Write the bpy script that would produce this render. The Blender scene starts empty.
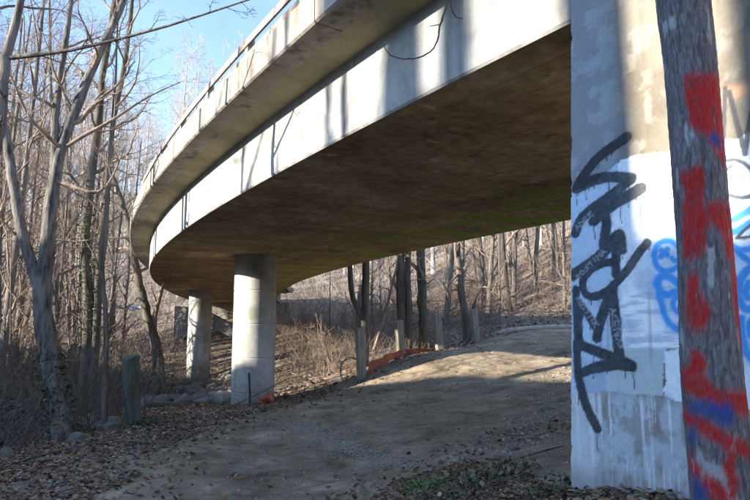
import bpy, math
import numpy as np
rng = np.random.default_rng(11)
R = math.radians
sc = bpy.context.scene
col = sc.collection

# ------------------------------------------------------------------ camera, sky, sun, exposure
cam_d = bpy.data.cameras.new('camera'); cam = bpy.data.objects.new('camera', cam_d); col.objects.link(cam)
cam.location = (0, 0, 1.6); cam.rotation_euler = (R(90) + math.atan(80/583), 0, 0)
cam_d.sensor_width = 36; cam_d.lens = 583/750*36; cam_d.clip_start = .05; cam_d.clip_end = 2000
sc.camera = cam
SUN_EL = R(15); SUN_H = np.array([-.916, -.40]); SUN_H /= np.linalg.norm(SUN_H)
w = bpy.data.worlds.new('World'); sc.world = w; w.use_nodes = True
nt = w.node_tree; nt.nodes.clear()
wo = nt.nodes.new('ShaderNodeOutputWorld'); bg = nt.nodes.new('ShaderNodeBackground'); sky = nt.nodes.new('ShaderNodeTexSky')
sky.sky_type = 'NISHITA'; sky.sun_disc = False; sky.sun_elevation = SUN_EL
sky.sun_rotation = math.atan2(SUN_H[0], SUN_H[1]) % (2*math.pi)
sky.air_density = 1.0; sky.dust_density = .25; sky.ozone_density = 2.0
bg.inputs['Strength'].default_value = .125
# thin high cloud: whitens the blue in soft patches over the whole dome
bw = nt.nodes.new('ShaderNodeRGBToBW'); nt.links.new(sky.outputs[0], bw.inputs[0])
ml = nt.nodes.new('ShaderNodeMath'); ml.operation = 'MULTIPLY'; ml.inputs[1].default_value = 1.6; nt.links.new(bw.outputs[0], ml.inputs[0])
tcw = nt.nodes.new('ShaderNodeTexCoord'); nzw = nt.nodes.new('ShaderNodeTexNoise'); nzw.inputs['Scale'].default_value = 2.6; nzw.inputs['Detail'].default_value = 5; nt.links.new(tcw.outputs['Generated'], nzw.inputs['Vector'])
mrw = nt.nodes.new('ShaderNodeMapRange'); mrw.inputs[1].default_value = .35; mrw.inputs[2].default_value = .65; mrw.inputs[3].default_value = .35; mrw.inputs[4].default_value = .85; nt.links.new(nzw.outputs['Fac'], mrw.inputs[0])
mxw = nt.nodes.new('ShaderNodeMix'); mxw.data_type = 'RGBA'; nt.links.new(mrw.outputs[0], mxw.inputs[0]); nt.links.new(sky.outputs[0], mxw.inputs[6]); tin = nt.nodes.new('ShaderNodeMix'); tin.data_type = 'RGBA'; tin.blend_type = 'MULTIPLY'; tin.inputs[0].default_value = 1; tin.inputs[7].default_value = (.88, 1.02, 1.14, 1); nt.links.new(ml.outputs[0], tin.inputs[6]); nt.links.new(tin.outputs[2], mxw.inputs[7])
wb = nt.nodes.new('ShaderNodeMix'); wb.data_type = 'RGBA'; wb.blend_type = 'MULTIPLY'; wb.inputs[0].default_value = 1; wb.inputs[7].default_value = (.75, .97, 1.30, 1)   # daylight white balance set for the sun
nt.links.new(mxw.outputs[2], wb.inputs[6]); nt.links.new(wb.outputs[2], bg.inputs[0]); nt.links.new(bg.outputs[0], wo.inputs[0])
sd = bpy.data.lights.new('sun', 'SUN'); sun = bpy.data.objects.new('sun', sd); col.objects.link(sun)
sd.energy = 5.0; sd.angle = R(.5); sd.color = (1, .93, .79)
from mathutils import Vector
sun.rotation_euler = Vector((SUN_H[0]*math.cos(SUN_EL), SUN_H[1]*math.cos(SUN_EL), math.sin(SUN_EL))).to_track_quat('Z', 'Y').to_euler()
sun.location = (-20, -10, 20)
sc.view_settings.view_transform = 'Standard'; sc.view_settings.look = 'None'
sc.view_settings.gamma = 1; sc.view_settings.use_curve_mapping = False
sc.view_settings.exposure = 1.78
sc.cycles.max_bounces = 7; sc.cycles.diffuse_bounces = 4; sc.cycles.transparent_max_bounces = 4
sc.cycles.use_denoising = True
# ------------------------------------------------------------------ measured outlines, in metres
WALL_STROKES = {'black': [(0.0235, [(0.315, 2.56), (0.233, 2.529), (0.141, 2.487), (0.079, 2.43), (0.029, 2.37)]), (0.0262, [(0.022, 2.355), (0.1, 2.377), (0.18, 2.382), (0.255, 2.366), (0.322, 2.342)]), (0.0235, [(0.317, 2.338), (0.246, 2.301), (0.173, 2.257), (0.091, 2.218), (0.031, 2.184), (-0.003, 2.113)]), (0.0262, [(0.37, 2.287), (0.312, 2.263), (0.243, 2.245), (0.17, 2.21), (0.111, 2.167)]), (0.0209, [(0.17, 2.21), (0.182, 2.135), (0.154, 2.03)]), (0.0183, [(0.154, 2.03), (0.205, 2.055), (0.249, 2.085), (0.257, 2.044), (0.259, 1.993)]), (0.0235, [(-0.027, 1.89), (0.04, 1.922), (0.1, 1.958), (0.158, 1.994), (0.203, 2.03)]), (0.0209, [(0.237, 2.066), (0.219, 2.018), (0.22, 1.957), (0.216, 1.877)]), (0.0183, [(0.219, 1.942), (0.149, 1.938), (0.08, 1.913), (0.038, 1.875), (0.024, 1.834), (0.033, 1.791), (0.066, 1.769), (0.112, 1.772), (0.157, 1.79), (0.196, 1.818), (0.235, 1.851), (0.279, 1.897), (0.318, 1.948), (0.35, 1.984), (0.382, 2.014)]), (0.0209, [(0.202, 1.823), (0.172, 1.769), (0.141, 1.7), (0.115, 1.64), (0.094, 1.56)]), (0.0235, [(0.19, 1.799), (0.195, 1.719), (0.199, 1.6), (0.208, 1.483)]), (0.0209, [(-0.013, 1.809), (-0.013, 1.704), (-0.012, 1.6), (-0.011, 1.517)]), (0.0157, [(-0.009, 1.767), (0.039, 1.692), (0.096, 1.6)]), (0.0209, [(-0.022, 1.527), (0.052, 1.504), (0.128, 1.481), (0.201, 1.459), (0.271, 1.433)]), (0.0209, [(0.27, 1.423), (0.199, 1.43), (0.124, 1.421), (0.046, 1.403), (-0.025, 1.368)]), (0.0209, [(-0.022, 1.522), (-0.026, 1.445), (-0.025, 1.363), (-0.006, 1.279), (0.023, 1.196), (0.069, 1.113)])], 'blue': [(0.0131, [(0.412, 1.948), (0.424, 1.995), (0.459, 2.015), (0.495, 2.01), (0.521, 1.984)]), (0.0131, [(0.412, 1.948), (0.418, 1.9), (0.453, 1.869), (0.495, 1.875), (0.537, 1.899)]), (0.0131, [(0.446, 1.973), (0.473, 1.947)]), (0.0131, [(0.475, 1.975), (0.445, 1.945)]), (0.0105, [(0.494, 1.931), (0.507, 1.911), (0.526, 1.928)]), (0.0183, [(0.412, 1.815), (0.433, 1.847), (0.471, 1.849), (0.505, 1.823), (0.529, 1.78)]), (0.0183, [(0.417, 1.815), (0.429, 1.776), (0.46, 1.761), (0.497, 1.773), (0.534, 1.789)]), (0.0157, [(0.423, 1.767), (0.434, 1.711), (0.444, 1.66), (0.469, 1.618), (0.525, 1.591)]), (0.0131, [(0.5, 1.75), (0.48, 1.719), (0.496, 1.682), (0.539, 1.672)]), (0.0157, [(0.713, 2.095), (0.739, 2.069), (0.771, 2.073), (0.803, 2.09), (0.838, 2.105)]), (0.0157, [(0.702, 1.946), (0.742, 1.95), (0.784, 1.937), (0.825, 1.937)]), (0.0183, [(0.725, 2.04), (0.747, 2.019), (0.778, 2.019), (0.815, 2.04), (0.845, 2.049)]), (0.0157, [(0.739, 1.968), (0.772, 1.934), (0.792, 1.902), (0.821, 1.882)]), (0.0183, [(0.823, 1.865), (0.792, 1.842), (0.765, 1.798), (0.754, 1.747), (0.765, 1.7), (0.79, 1.679), (0.818, 1.699)]), (0.0157, [(0.803, 1.795), (0.786, 1.767), (0.791, 1.733), (0.821, 1.74)]), (0.0183, [(0.762, 1.65), (0.757, 1.592), (0.763, 1.525), (0.786, 1.485), (0.811, 1.47)]), (0.0131, [(0.803, 1.649), (0.785, 1.617), (0.79, 1.575), (0.814, 1.559)])], 'grey': [(0.0058, [(0.776, 2.662), (0.761, 2.519), (0.749, 2.421)]), (0.0068, [(0.79, 2.639), (0.81, 2.486), (0.831, 2.351)]), (0.0068, [(0.831, 2.347), (0.85, 2.448), (0.871, 2.522)]), (0.0047, [(0.739, 2.333), (0.787, 2.335), (0.824, 2.309), (0.858, 2.262)]), (0.0052, [(0.729, 2.2), (0.774, 2.169), (0.816, 2.157), (0.858, 2.167)]), (0.0042, [(0.772, 1.99), (0.802, 2.021), (0.841, 2.045)]), (0.0042, [(0.772, 1.99), (0.806, 1.986), (0.837, 1.995)]), (0.0039, [(0.743, 2.287), (0.773, 2.307)])]}
WALL_AREAS = {'white': [[(0.271, 2.451), (0.4, 2.451), (0.61, 2.434), (0.892, 2.41), (0.799, 1.237), (0.528, 1.275), (0.499, 1.281), (0.415, 1.291), (0.429, 1.499), (0.545, 1.511), (0.547, 1.538), (0.389, 1.526), (0.226, 1.522), (0.242, 1.796), (0.207, 2.101)]], 'pale': [[(-0.047, 2.323), (0.134, 2.376), (0.297, 2.445), (0.413, 2.269), (0.379, 1.741), (0.434, 1.509), (0.397, 1.303), (0.128, 1.299), (0.128, 1.299), (-0.101, 1.271)]], 'grey': [[(0.151, 1.511), (0.425, 1.508), (0.411, 1.299), (0.139, 1.295)]], 'dull': [[(-0.025, 1.363), (0.134, 1.392), (0.128, 1.299), (-0.03, 1.272)]]}
WALL_EDGE = [(0.059, 3.782), (0.041, 3.427), (-0.032, 2.025), (-0.094, 0.833), (-0.104, 0.634)]
WALL_MARK = {'orange': (0.813, 2.631), 'text1': (0.042, 2.166), 'text2': (0.075, 1.934), 'text3': (0.045, 1.687), 'text4': (0.2, 1.61), 'brush0': (0.242, 1.796), 'brush1': (0.52, 1.529), 'tl': (0.041, 3.427), 'sh': (0.349, 3.282)}
STEMS = {'fork': [[(-3.89, 5.5, -0.09, 0.085), (-3.8, 5.5, 0.78, 0.075), (-3.7, 5.5, 2.55, 0.066), (-3.62, 5.5, 3.19, 0.057), (-3.58, 5.5, 3.64, 0.052), (-3.64, 5.5, 4.25, 0.047)], [(-3.64, 5.5, 4.25, 0.047), (-3.56, 5.5, 4.5, 0.038), (-3.49, 5.5, 4.89, 0.03), (-3.46, 5.5, 5.57, 0.024), (-3.51, 5.5, 6.48, 0.014), (-3.37, 5.5, 7.43, 0.006)], [(-3.64, 5.5, 4.25, 0.025), (-3.14, 5.5, 4.29, 0.018), (-2.75, 5.5, 4.36, 0.016), (-2.45, 5.5, 4.41, 0.014), (-1.86, 5.5, 4.53, 0.01), (-1.36, 5.5, 4.72, 0.009), (-1.01, 5.5, 4.86, 0.007), (-0.76, 5.5, 4.99, 0.004)]], 'broken': [[(-4.67, 9.2, -0.15, 0.189), (-4.79, 9.2, 0.23, 0.158), (-4.96, 9.2, 0.83, 0.145), (-5.14, 9.2, 1.6, 0.139), (-5.26, 9.2, 2.3, 0.133), (-5.21, 9.2, 2.86, 0.107), (-5.21, 9.2, 3.51, 0.095), (-5.19, 9.2, 4.17, 0.088), (-5.06, 9.2, 4.85, 0.08), (-4.92, 9.2, 5.4, 0.073), (-4.67, 9.2, 6.15, 0.066), (-4.38, 9.2, 7.06, 0.058), (-4.04, 9.2, 8.24, 0.04), (-3.6, 9.2, 9.77, 0.015)], [(-5.23, 9.2, 2.15, 0.101), (-5.38, 9.2, 2.57, 0.088), (-5.59, 9.2, 3.02, 0.081), (-5.82, 9.2, 3.92, 0.073), (-5.98, 9.2, 4.68, 0.068), (-6.24, 9.2, 5.54, 0.063), (-6.55, 9.2, 6.77, 0.05), (-6.79, 9.2, 8.24, 0.038), (-6.93, 9.2, 10.16, 0.013)], [(-5.2, 9.2, 4.01, 0.063), (-5.23, 9.2, 4.85, 0.058), (-5.21, 9.2, 5.71, 0.05), (-5.16, 9.2, 6.41, 0.045), (-5.16, 9.2, 7.13, 0.04), (-5.17, 9.2, 8.24, 0.03), (-5.19, 9.2, 9.96, 0.013)], [(-5.14, 9.2, 4.48, 0.033), (-4.86, 9.2, 4.71, 0.028), (-4.59, 9.2, 4.85, 0.035), (-4.39, 9.2, 4.88, 0.028), (-4.12, 9.2, 5.22, 0.02), (-3.73, 9.2, 5.57, 0.013), (-3.32, 9.2, 5.78, 0.008)], [(-5.16, 9.2, 3.97, 0.035), (-4.94, 9.2, 3.96, 0.035), (-4.7, 9.2, 3.81, 0.035), (-4.43, 9.2, 3.71, 0.032), (-4.34, 9.2, 3.81, 0.023), (-4.27, 9.2, 4.17, 0.019), (-4.2, 9.2, 4.68, 0.009)]], 'slim': [[(-6.31, 13.0, -0.16, 0.134), (-6.32, 13.0, 0.95, 0.116), (-6.38, 13.0, 2.26, 0.107), (-6.6, 13.0, 3.73, 0.1), (-6.55, 13.0, 4.77, 0.094), (-6.5, 13.0, 6.43, 0.08), (-6.46, 13.0, 7.9, 0.067), (-6.29, 13.0, 9.42, 0.067), (-6.22, 13.0, 11.51, 0.033)], [(-6.24, 13.0, 0.13, 0.111), (-6.15, 13.0, 1.38, 0.089), (-6.18, 13.0, 2.48, 0.08), (-6.26, 13.0, 3.38, 0.08), (-6.16, 13.0, 4.77, 0.071), (-6.18, 13.0, 6.43, 0.058), (-5.96, 13.0, 7.9, 0.058), (-5.91, 13.0, 9.42, 0.045), (-5.71, 13.0, 10.98, 0.022)]], 'lean': [[(-7.25, 20.0, 0.4, 0.206), (-7.42, 20.0, 1.1, 0.154), (-7.74, 20.0, 2.01, 0.144), (-8.06, 20.0, 2.96, 0.137), (-8.32, 20.0, 3.82, 0.13), (-8.51, 20.0, 4.87, 0.103), (-8.86, 20.0, 6.11, 0.075), (-9.45, 20.0, 7.56, 0.041)], [(-7.45, 20.0, 1.0, 0.086), (-7.55, 20.0, 1.6, 0.089), (-7.55, 20.0, 2.28, 0.082), (-7.41, 20.0, 2.89, 0.069), (-7.19, 20.0, 3.44, 0.048), (-6.8, 20.0, 3.93, 0.027)]], 'pole': [[(-4.31, 9.6, 0.18, 0.049), (-4.38, 9.6, 0.96, 0.043), (-4.4, 9.6, 1.76, 0.04), (-4.55, 9.6, 2.58, 0.036), (-4.47, 9.6, 3.42, 0.033), (-4.48, 9.6, 4.46, 0.026), (-4.4, 9.6, 5.71, 0.02), (-4.4, 9.6, 6.81, 0.01)]], 'twin': [[(-0.31, 16.6, 0.22, 0.122), (-0.28, 16.6, 1.32, 0.111), (-0.26, 16.6, 2.44, 0.106), (-0.26, 16.6, 3.47, 0.102), (-0.23, 16.6, 5.35, 0.089), (-0.09, 16.6, 7.77, 0.056), (0.09, 16.6, 10.29, 0.022)], [(-0.28, 16.6, 1.82, 0.089), (-0.51, 16.6, 2.22, 0.084), (-0.68, 16.6, 2.5, 0.08), (-0.72, 16.6, 3.3, 0.071), (-0.78, 16.6, 4.46, 0.062), (-1.03, 16.6, 6.85, 0.04), (-1.2, 16.6, 9.02, 0.018)]], 'clump': [[(0.91, 18.5, 0.73, 0.149), (0.85, 18.5, 1.91, 0.136), (0.79, 18.5, 3.02, 0.124), (0.83, 18.5, 4.14, 0.119), (0.94, 18.5, 6.44, 0.099), (1.17, 18.5, 10.57, 0.05)], [(1.03, 18.5, 0.73, 0.124), (1.1, 18.5, 1.91, 0.114), (1.02, 18.5, 2.86, 0.099), (1.06, 18.5, 3.98, 0.089), (1.27, 18.5, 6.44, 0.074), (1.64, 18.5, 10.57, 0.025)], [(-0.03, 18.5, 0.98, 0.055), (0.28, 18.5, 1.91, 0.05), (0.54, 18.5, 3.02, 0.044), (0.8, 18.5, 3.98, 0.037), (1.2, 18.5, 5.77, 0.025)]], 'dark': [[(1.56, 18.8, 0.78, 0.163), (1.54, 18.8, 1.92, 0.146), (1.49, 18.8, 3.2, 0.141), (1.5, 18.8, 4.25, 0.136), (1.49, 18.8, 6.52, 0.116), (1.47, 18.8, 10.71, 0.075)]], 'tilt': [[(3.23, 20.5, 1.05, 0.165), (3.17, 20.5, 1.77, 0.137), (3.02, 20.5, 2.99, 0.126), (2.91, 20.5, 4.59, 0.121), (2.78, 20.5, 6.96, 0.11), (2.64, 20.5, 11.54, 0.069)]], 'straight': [[(5.7, 25.0, 1.94, 0.234), (5.62, 25.0, 3.3, 0.181), (5.53, 25.0, 4.59, 0.167), (5.47, 25.0, 5.69, 0.16), (5.41, 25.0, 8.14, 0.147), (5.39, 25.0, 13.72, 0.1)]], 'thin': [[(6.2, 26.0, 2.04, 0.118), (6.21, 26.0, 3.81, 0.104), (6.32, 26.0, 5.62, 0.097), (6.5, 26.0, 8.4, 0.083), (6.83, 26.0, 14.2, 0.035)], [(7.24, 27.0, 2.51, 0.116), (7.16, 27.0, 4.13, 0.101), (7.31, 27.0, 5.78, 0.094), (7.56, 27.0, 8.66, 0.072)]]}
TWIGS = [[(0.46, 2.6, 3.48, 0.009), (0.37, 2.6, 3.22, 0.007), (0.33, 2.6, 3.1, 0.006), (0.31, 2.6, 3.04, 0.005), (0.3, 2.6, 2.96, 0.005), (0.26, 2.6, 2.88, 0.004), (0.19, 2.6, 2.87, 0.004), (0.11, 2.6, 2.86, 0.004), (0.05, 2.6, 2.89, 0.003), (0.03, 2.6, 2.96, 0.002)], [(0.26, 2.6, 2.88, 0.004), (0.27, 2.6, 2.83, 0.002)], [(0.4, 2.6, 3.32, 0.005), (0.36, 2.6, 3.14, 0.004), (0.37, 2.6, 3.1, 0.004), (0.39, 2.6, 3.07, 0.003), (0.42, 2.6, 3.07, 0.002)], [(0.31, 2.6, 3.04, 0.003), (0.26, 2.6, 3.03, 0.002)], [(0.32, 2.6, 3.05, 0.002), (0.34, 2.6, 3.1, 0.001)]]
TRUNK = [(1.18, 2.05, 0.72, 0.116), (1.17, 2.05, 0.97, 0.109), (1.17, 2.05, 1.04, 0.105), (1.16, 2.05, 1.43, 0.1), (1.17, 2.05, 1.88, 0.091), (1.17, 2.05, 2.32, 0.09), (1.17, 2.05, 2.59, 0.091), (1.16, 2.05, 2.83, 0.095), (1.15, 2.05, 3.16, 0.084), (1.14, 2.05, 3.77, 0.074), (1.16, 2.05, 4.73, 0.06)]
TRUNK_PAINT = {'red': [[(-0.27, 2.5), (0.36, 2.51), (0.97, 2.5), (0.99, 2.17), (0.69, 2.19), (0.33, 2.27), (-0.15, 2.31), (-0.28, 2.41)], [(-0.7, 2.15), (0.13, 2.17), (0.2, 2.11), (0.01, 2.03), (0.29, 1.99), (-0.06, 1.85), (-0.75, 1.84), (-0.71, 1.99), (-0.49, 2.08)], [(0.14, 2.04), (0.49, 2.04), (1.05, 2.03), (1.05, 1.83), (0.78, 1.84), (0.63, 1.93), (0.21, 1.98)], [(-0.64, 1.79), (-0.29, 1.8), (-0.23, 1.73), (0.07, 1.68), (0.1, 1.63), (-0.19, 1.6), (-0.62, 1.6), (-0.78, 1.64), (-0.7, 1.7)], [(0.96, 1.87), (1.05, 1.73), (1.05, 1.53), (0.92, 1.55), (0.85, 1.66), (0.78, 1.77)], [(-0.59, 1.54), (-0.32, 1.53), (-0.09, 1.49), (-0.23, 1.45), (-0.96, 1.42), (-0.96, 1.47), (-0.67, 1.48)], [(-1.02, 1.43), (-0.3, 1.45), (0.22, 1.41), (1.05, 1.4), (1.03, 1.32), (0.22, 1.34), (-0.98, 1.4)], [(-0.99, 1.34), (-0.49, 1.32), (0.25, 1.27), (1.05, 1.22), (1.05, 1.17), (0.51, 1.2), (-0.22, 1.24), (-1.0, 1.29)], [(0.3, 1.22), (0.49, 1.2), (0.34, 1.16), (0.53, 1.12), (0.27, 1.05), (-0.01, 1.05), (0.14, 1.1), (0.03, 1.15)], [(-0.92, 1.19), (-0.55, 1.15), (0.04, 1.1), (0.1, 1.04), (-0.29, 1.04), (-0.94, 1.12)]], 'blue': [[(0.37, 2.27), (0.7, 2.29), (0.91, 2.26), (0.87, 2.22), (0.57, 2.23)], [(-0.87, 1.36), (-0.39, 1.36), (-0.03, 1.37), (0.51, 1.36), (0.58, 1.32), (0.34, 1.29), (-0.16, 1.31), (-0.83, 1.33)], [(-0.79, 1.29), (-0.63, 1.25), (-0.69, 1.21), (-0.89, 1.22)], [(-0.85, 1.12), (-0.49, 1.1), (-0.43, 1.03), (-0.89, 1.03)]]}
# ------------------------------------------------------------------ helpers
def tag(o, label=None, cat=None, group=None, kind=None):
    if label: o['label'] = label
    if cat: o['category'] = cat
    if group: o['group'] = group
    if kind: o['kind'] = kind
    return o
def empty(name, loc, label=None, cat=None, group=None):
    o = bpy.data.objects.new(name, None); col.objects.link(o); o.location = loc; o.empty_display_size = .2
    return tag(o, label, cat, group)
def link(name, me, mat=None, parent=None):
    o = bpy.data.objects.new(name, me); col.objects.link(o)
    if mat is not None and not me.materials: me.materials.append(mat)
    if parent is not None:
        o.parent = parent
        o.location = -Vector(parent_loc(parent))
    return o
def parent_loc(p):
    l = Vector(p.location)
    while p.parent: p = p.parent; l = l + p.location
    return l
def mesh_np(name, V, F, smooth=True, cols=None, uv=None):
    """V (n,3); F (m,k) all faces with k corners; cols (n,3) per-vertex colour; uv (n,2) per vertex"""
    V = np.ascontiguousarray(V, dtype=np.float32); F = np.ascontiguousarray(F, dtype=np.int32)
    me = bpy.data.meshes.new(name); m, k = F.shape
    me.vertices.add(len(V)); me.vertices.foreach_set('co', V.ravel())
    me.loops.add(m*k); me.loops.foreach_set('vertex_index', F.ravel())
    me.polygons.add(m); me.polygons.foreach_set('loop_start', np.arange(0, m*k, k, dtype=np.int32))
    me.update(calc_edges=True)
    me.polygons.foreach_set('use_smooth', np.full(m, bool(smooth)))
    if cols is not None:
        a = me.color_attributes.new('col', 'FLOAT_COLOR', 'POINT')
        c = np.ones((len(V), 4), dtype=np.float32); c[:, :3] = cols; a.data.foreach_set('color', c.ravel())
    if uv is not None:
        l = me.uv_layers.new(name='uv'); l.data.foreach_set('uv', np.ascontiguousarray(uv[F.ravel()], dtype=np.float32).ravel())
    me.validate()
    return me
def boxes(lst):
    """list of (cx,cy,cz,sx,sy,sz,rotz) -> V,F"""
    c = np.array([[-1,-1,-1],[1,-1,-1],[1,1,-1],[-1,1,-1],[-1,-1,1],[1,-1,1],[1,1,1],[-1,1,1]])*.5
    f = np.array([[0,3,2,1],[4,5,6,7],[0,1,5,4],[1,2,6,5],[2,3,7,6],[3,0,4,7]])
    Vs, Fs = [], []
    for i, (cx, cy, cz, sx, sy, sz, rz) in enumerate(lst):
        p = c*[sx, sy, sz]; q = p.copy(); q[:, 0] = p[:, 0]*math.cos(rz)-p[:, 1]*math.sin(rz); q[:, 1] = p[:, 0]*math.sin(rz)+p[:, 1]*math.cos(rz)
        Vs.append(q+[cx, cy, cz]); Fs.append(f+8*i)
    return np.vstack(Vs), np.vstack(Fs)
def bevel(me, wd, seg=2):
    import bmesh
    bm = bmesh.new(); bm.from_mesh(me)
    bmesh.ops.bevel(bm, geom=bm.edges[:], offset=wd, segments=seg, affect='EDGES', profile=.6)
    bm.to_mesh(me); bm.free()
def tubes(pts, rad, k, rough=0.):
    """pts (B,n,3), rad (B,n) -> V, F(quads)"""
    pts = np.asarray(pts, float); rad = np.asarray(rad, float)
    B, n, _ = pts.shape
    t = np.gradient(pts, axis=1); t /= np.linalg.norm(t, axis=2, keepdims=True)+1e-9
    mean = pts[:, -1]-pts[:, 0]; mean /= np.linalg.norm(mean, axis=1, keepdims=True)+1e-9
    ref = np.where(np.abs(mean[:, 2:3]) > .8, np.array([[1., 0, 0]]), np.array([[0, 0, 1.]]))
    u = np.cross(t, ref[:, None, :]); u /= np.linalg.norm(u, axis=2, keepdims=True)+1e-9
    v = np.cross(t, u)
    a = np.arange(k)*2*math.pi/k
    rk = rad[:, :, None, None]*(1+rough*np.random.default_rng(B*n).normal(0, 1, (B, n, k, 1)))
    ring = pts[:, :, None, :] + rk*(u[:, :, None, :]*np.cos(a)[None, None, :, None] + v[:, :, None, :]*np.sin(a)[None, None, :, None])
    V = ring.reshape(-1, 3)
    b = np.arange(B)[:, None, None]*n*k; i = np.arange(n-1)[None, :, None]*k; j = np.arange(k)[None, None, :]; j2 = (j+1) % k
    F = np.stack([b+i+j, b+i+j2, b+i+k+j2, b+i+k+j], -1).reshape(-1, 4)
    return V, F
def merge(parts):
    Vs, Fs, o = [], [], 0
    for V, F in parts: Vs.append(V); Fs.append(F+o); o += len(V)
    return np.vstack(Vs), np.vstack(Fs)
def resample(p, n):
    p = np.asarray(p, float); d = np.r_[0, np.cumsum(np.linalg.norm(np.diff(p[:, :3], axis=0), axis=1))]
    s = np.linspace(0, d[-1], n)
    return np.stack([np.interp(s, d, p[:, i]) for i in range(p.shape[1])], 1)
def smoothpoly(p, n):
    q = resample(p, n)
    for _ in range(2): q[1:-1] = .25*q[:-2]+.5*q[1:-1]+.25*q[2:]
    return q
def sstep(a, b, x): t = np.clip((x-a)/(b-a), 0, 1); return t*t*(3-2*t)
def vnoise(x, y, seed=0):
    xi = np.floor(x).astype(np.int64); yi = np.floor(y).astype(np.int64); fx = x-xi; fy = y-yi
    fx = fx*fx*(3-2*fx); fy = fy*fy*(3-2*fy)
    def h(a, b):
        n = (a*374761393 + b*668265263 + seed*982451653) & 0xffffffff
        n = ((n ^ (n >> 13))*1274126177) & 0xffffffff
        return ((n ^ (n >> 16)) & 0xffff)/65535.
    return (h(xi, yi)*(1-fx)+h(xi+1, yi)*fx)*(1-fy)+(h(xi, yi+1)*(1-fx)+h(xi+1, yi+1)*fx)*fy
def fbm(x, y, seed=0, o=4):
    s = 0; a = .5
    for i in range(o): s = s+a*vnoise(x*2**i, y*2**i, seed+i); a *= .5
    return s/(1-.5**o)
def inpoly(x, y, poly):
    c = np.zeros(x.shape, bool); n = len(poly); j = n-1
    for i in range(n):
        xi, yi = poly[i]; xj, yj = poly[j]
        if yi != yj: c ^= ((yi > y) != (yj > y)) & (x < (xj-xi)*(y-yi)/(yj-yi)+xi)
        j = i
    return c
def dpoly(x, y, pts):
    """distance to a polyline, and the x,y of nothing else"""
    best = np.full(x.shape, 1e9)
    for (x0, y0), (x1, y1) in zip(pts[:-1], pts[1:]):
        dx, dy = x1-x0, y1-y0; t = np.clip(((x-x0)*dx+(y-y0)*dy)/(dx*dx+dy*dy+1e-12), 0, 1)
        best = np.minimum(best, np.hypot(x-x0-t*dx, y-y0-t*dy))
    return best

# ------------------------------------------------------------------ materials
def newmat(name, rough=.85, spec=.3):
    m = bpy.data.materials.new(name); m.use_nodes = True
    b = m.node_tree.nodes['Principled BSDF']; b.inputs['Roughness'].default_value = rough; b.inputs['Specular IOR Level'].default_value = spec
    return m, m.node_tree, b
def nd(nt, t, **kw):
    n = nt.nodes.new(t)
    for k, v in kw.items():
        if k in n.inputs: n.inputs[k].default_value = v
        else: setattr(n, k, v)
    return n
def noise(nt, vec, scale, detail=6, rough=.6, mapscale=None):
    if mapscale is not None:
        mp = nt.nodes.new('ShaderNodeMapping'); mp.inputs['Scale'].default_value = mapscale; nt.links.new(vec, mp.inputs['Vector']); vec = mp.outputs[0]
    n = nt.nodes.new('ShaderNodeTexNoise'); n.inputs['Scale'].default_value = scale; n.inputs['Detail'].default_value = detail; n.inputs['Roughness'].default_value = rough
    nt.links.new(vec, n.inputs['Vector']); return n.outputs['Fac']
def ramp(nt, fac, stops):
    r = nt.nodes.new('ShaderNodeValToRGB'); e = r.color_ramp.elements
    while len(e) < len(stops): e.new(.5)
    for i, (p, c) in enumerate(stops): e[i].position = p; e[i].color = (*c, 1) if len(c) == 3 else c
    nt.links.new(fac, r.inputs['Fac']); return r.outputs['Color']
def mix(nt, fac, a, b, mode='MIX'):
    m = nt.nodes.new('ShaderNodeMix'); m.data_type = 'RGBA'; m.blend_type = mode
    if isinstance(fac, (int, float)): m.inputs[0].default_value = fac
    else: nt.links.new(fac, m.inputs[0])
    for v, i in ((a, 6), (b, 7)):
        if isinstance(v, tuple): m.inputs[i].default_value = (*v, 1)
        else: nt.links.new(v, m.inputs[i])
    return m.outputs[2]
def bump(nt, b, h, strength, dist):
    n = nt.nodes.new('ShaderNodeBump'); n.inputs['Strength'].default_value = strength; n.inputs['Distance'].default_value = dist
    nt.links.new(h, n.inputs['Height']); nt.links.new(n.outputs[0], b.inputs['Normal'])
def g(v): return (v, v, v)

def concrete(name, base, dark, stain=.5, brown=(.16, .12, .08), streak=True, green=0.):
    m, nt, b = newmat(name, .9, .2)
    tc = nt.nodes.new('ShaderNodeTexCoord'); P = tc.outputs['Object']
    n1 = noise(nt, P, 1.3, 8, .65); n2 = noise(nt, P, 9, 6, .7); n3 = noise(nt, P, 60, 3, .6)
    c = ramp(nt, n1, [(.3, dark), (.62, base)])
    c = mix(nt, .35, c, ramp(nt, n2, [(.3, g(.45)), (.7, g(1.0))]), 'MULTIPLY')
    c = mix(nt, .25, c, ramp(nt, n3, [(.35, g(.5)), (.6, g(1.0))]), 'MULTIPLY')
    if streak:
        s = noise(nt, P, 3.0, 5, .6, (1.6, 1.6, .12))
        f = ramp(nt, s, [(.52, g(0)), (.72, g(stain))])
        c = mix(nt, f, c, brown)
    if green:
        sx = nt.nodes.new('ShaderNodeSeparateXYZ'); nt.links.new(P, sx.inputs[0]); ad = nd(nt, 'ShaderNodeMath', operation='ADD'); nt.links.new(sx.outputs[2], ad.inputs[0]); nt.links.new(n2, ad.inputs[1])
        c = mix(nt, ramp(nt, ad.outputs[0], [(.45, g(.7)), (1.0, g(0))]), c, (.15, .115, .085))
        s = noise(nt, P, .8, 5, .6); c = mix(nt, ramp(nt, s, [(.55, g(0)), (.7, g(green))]), c, (.09, .12, .03))
    nt.links.new(c, b.inputs['Base Color']); bump(nt, b, n2, .25, .02)
    return m
M = {}
M['fascia'] = concrete('pale_concrete', (.43, .42, .395), (.28, .27, .25), .75, (.13, .115, .10))
M['column'] = concrete('column_concrete', (.54, .52, .47), (.34, .31, .27), .5, green=.5)
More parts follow.
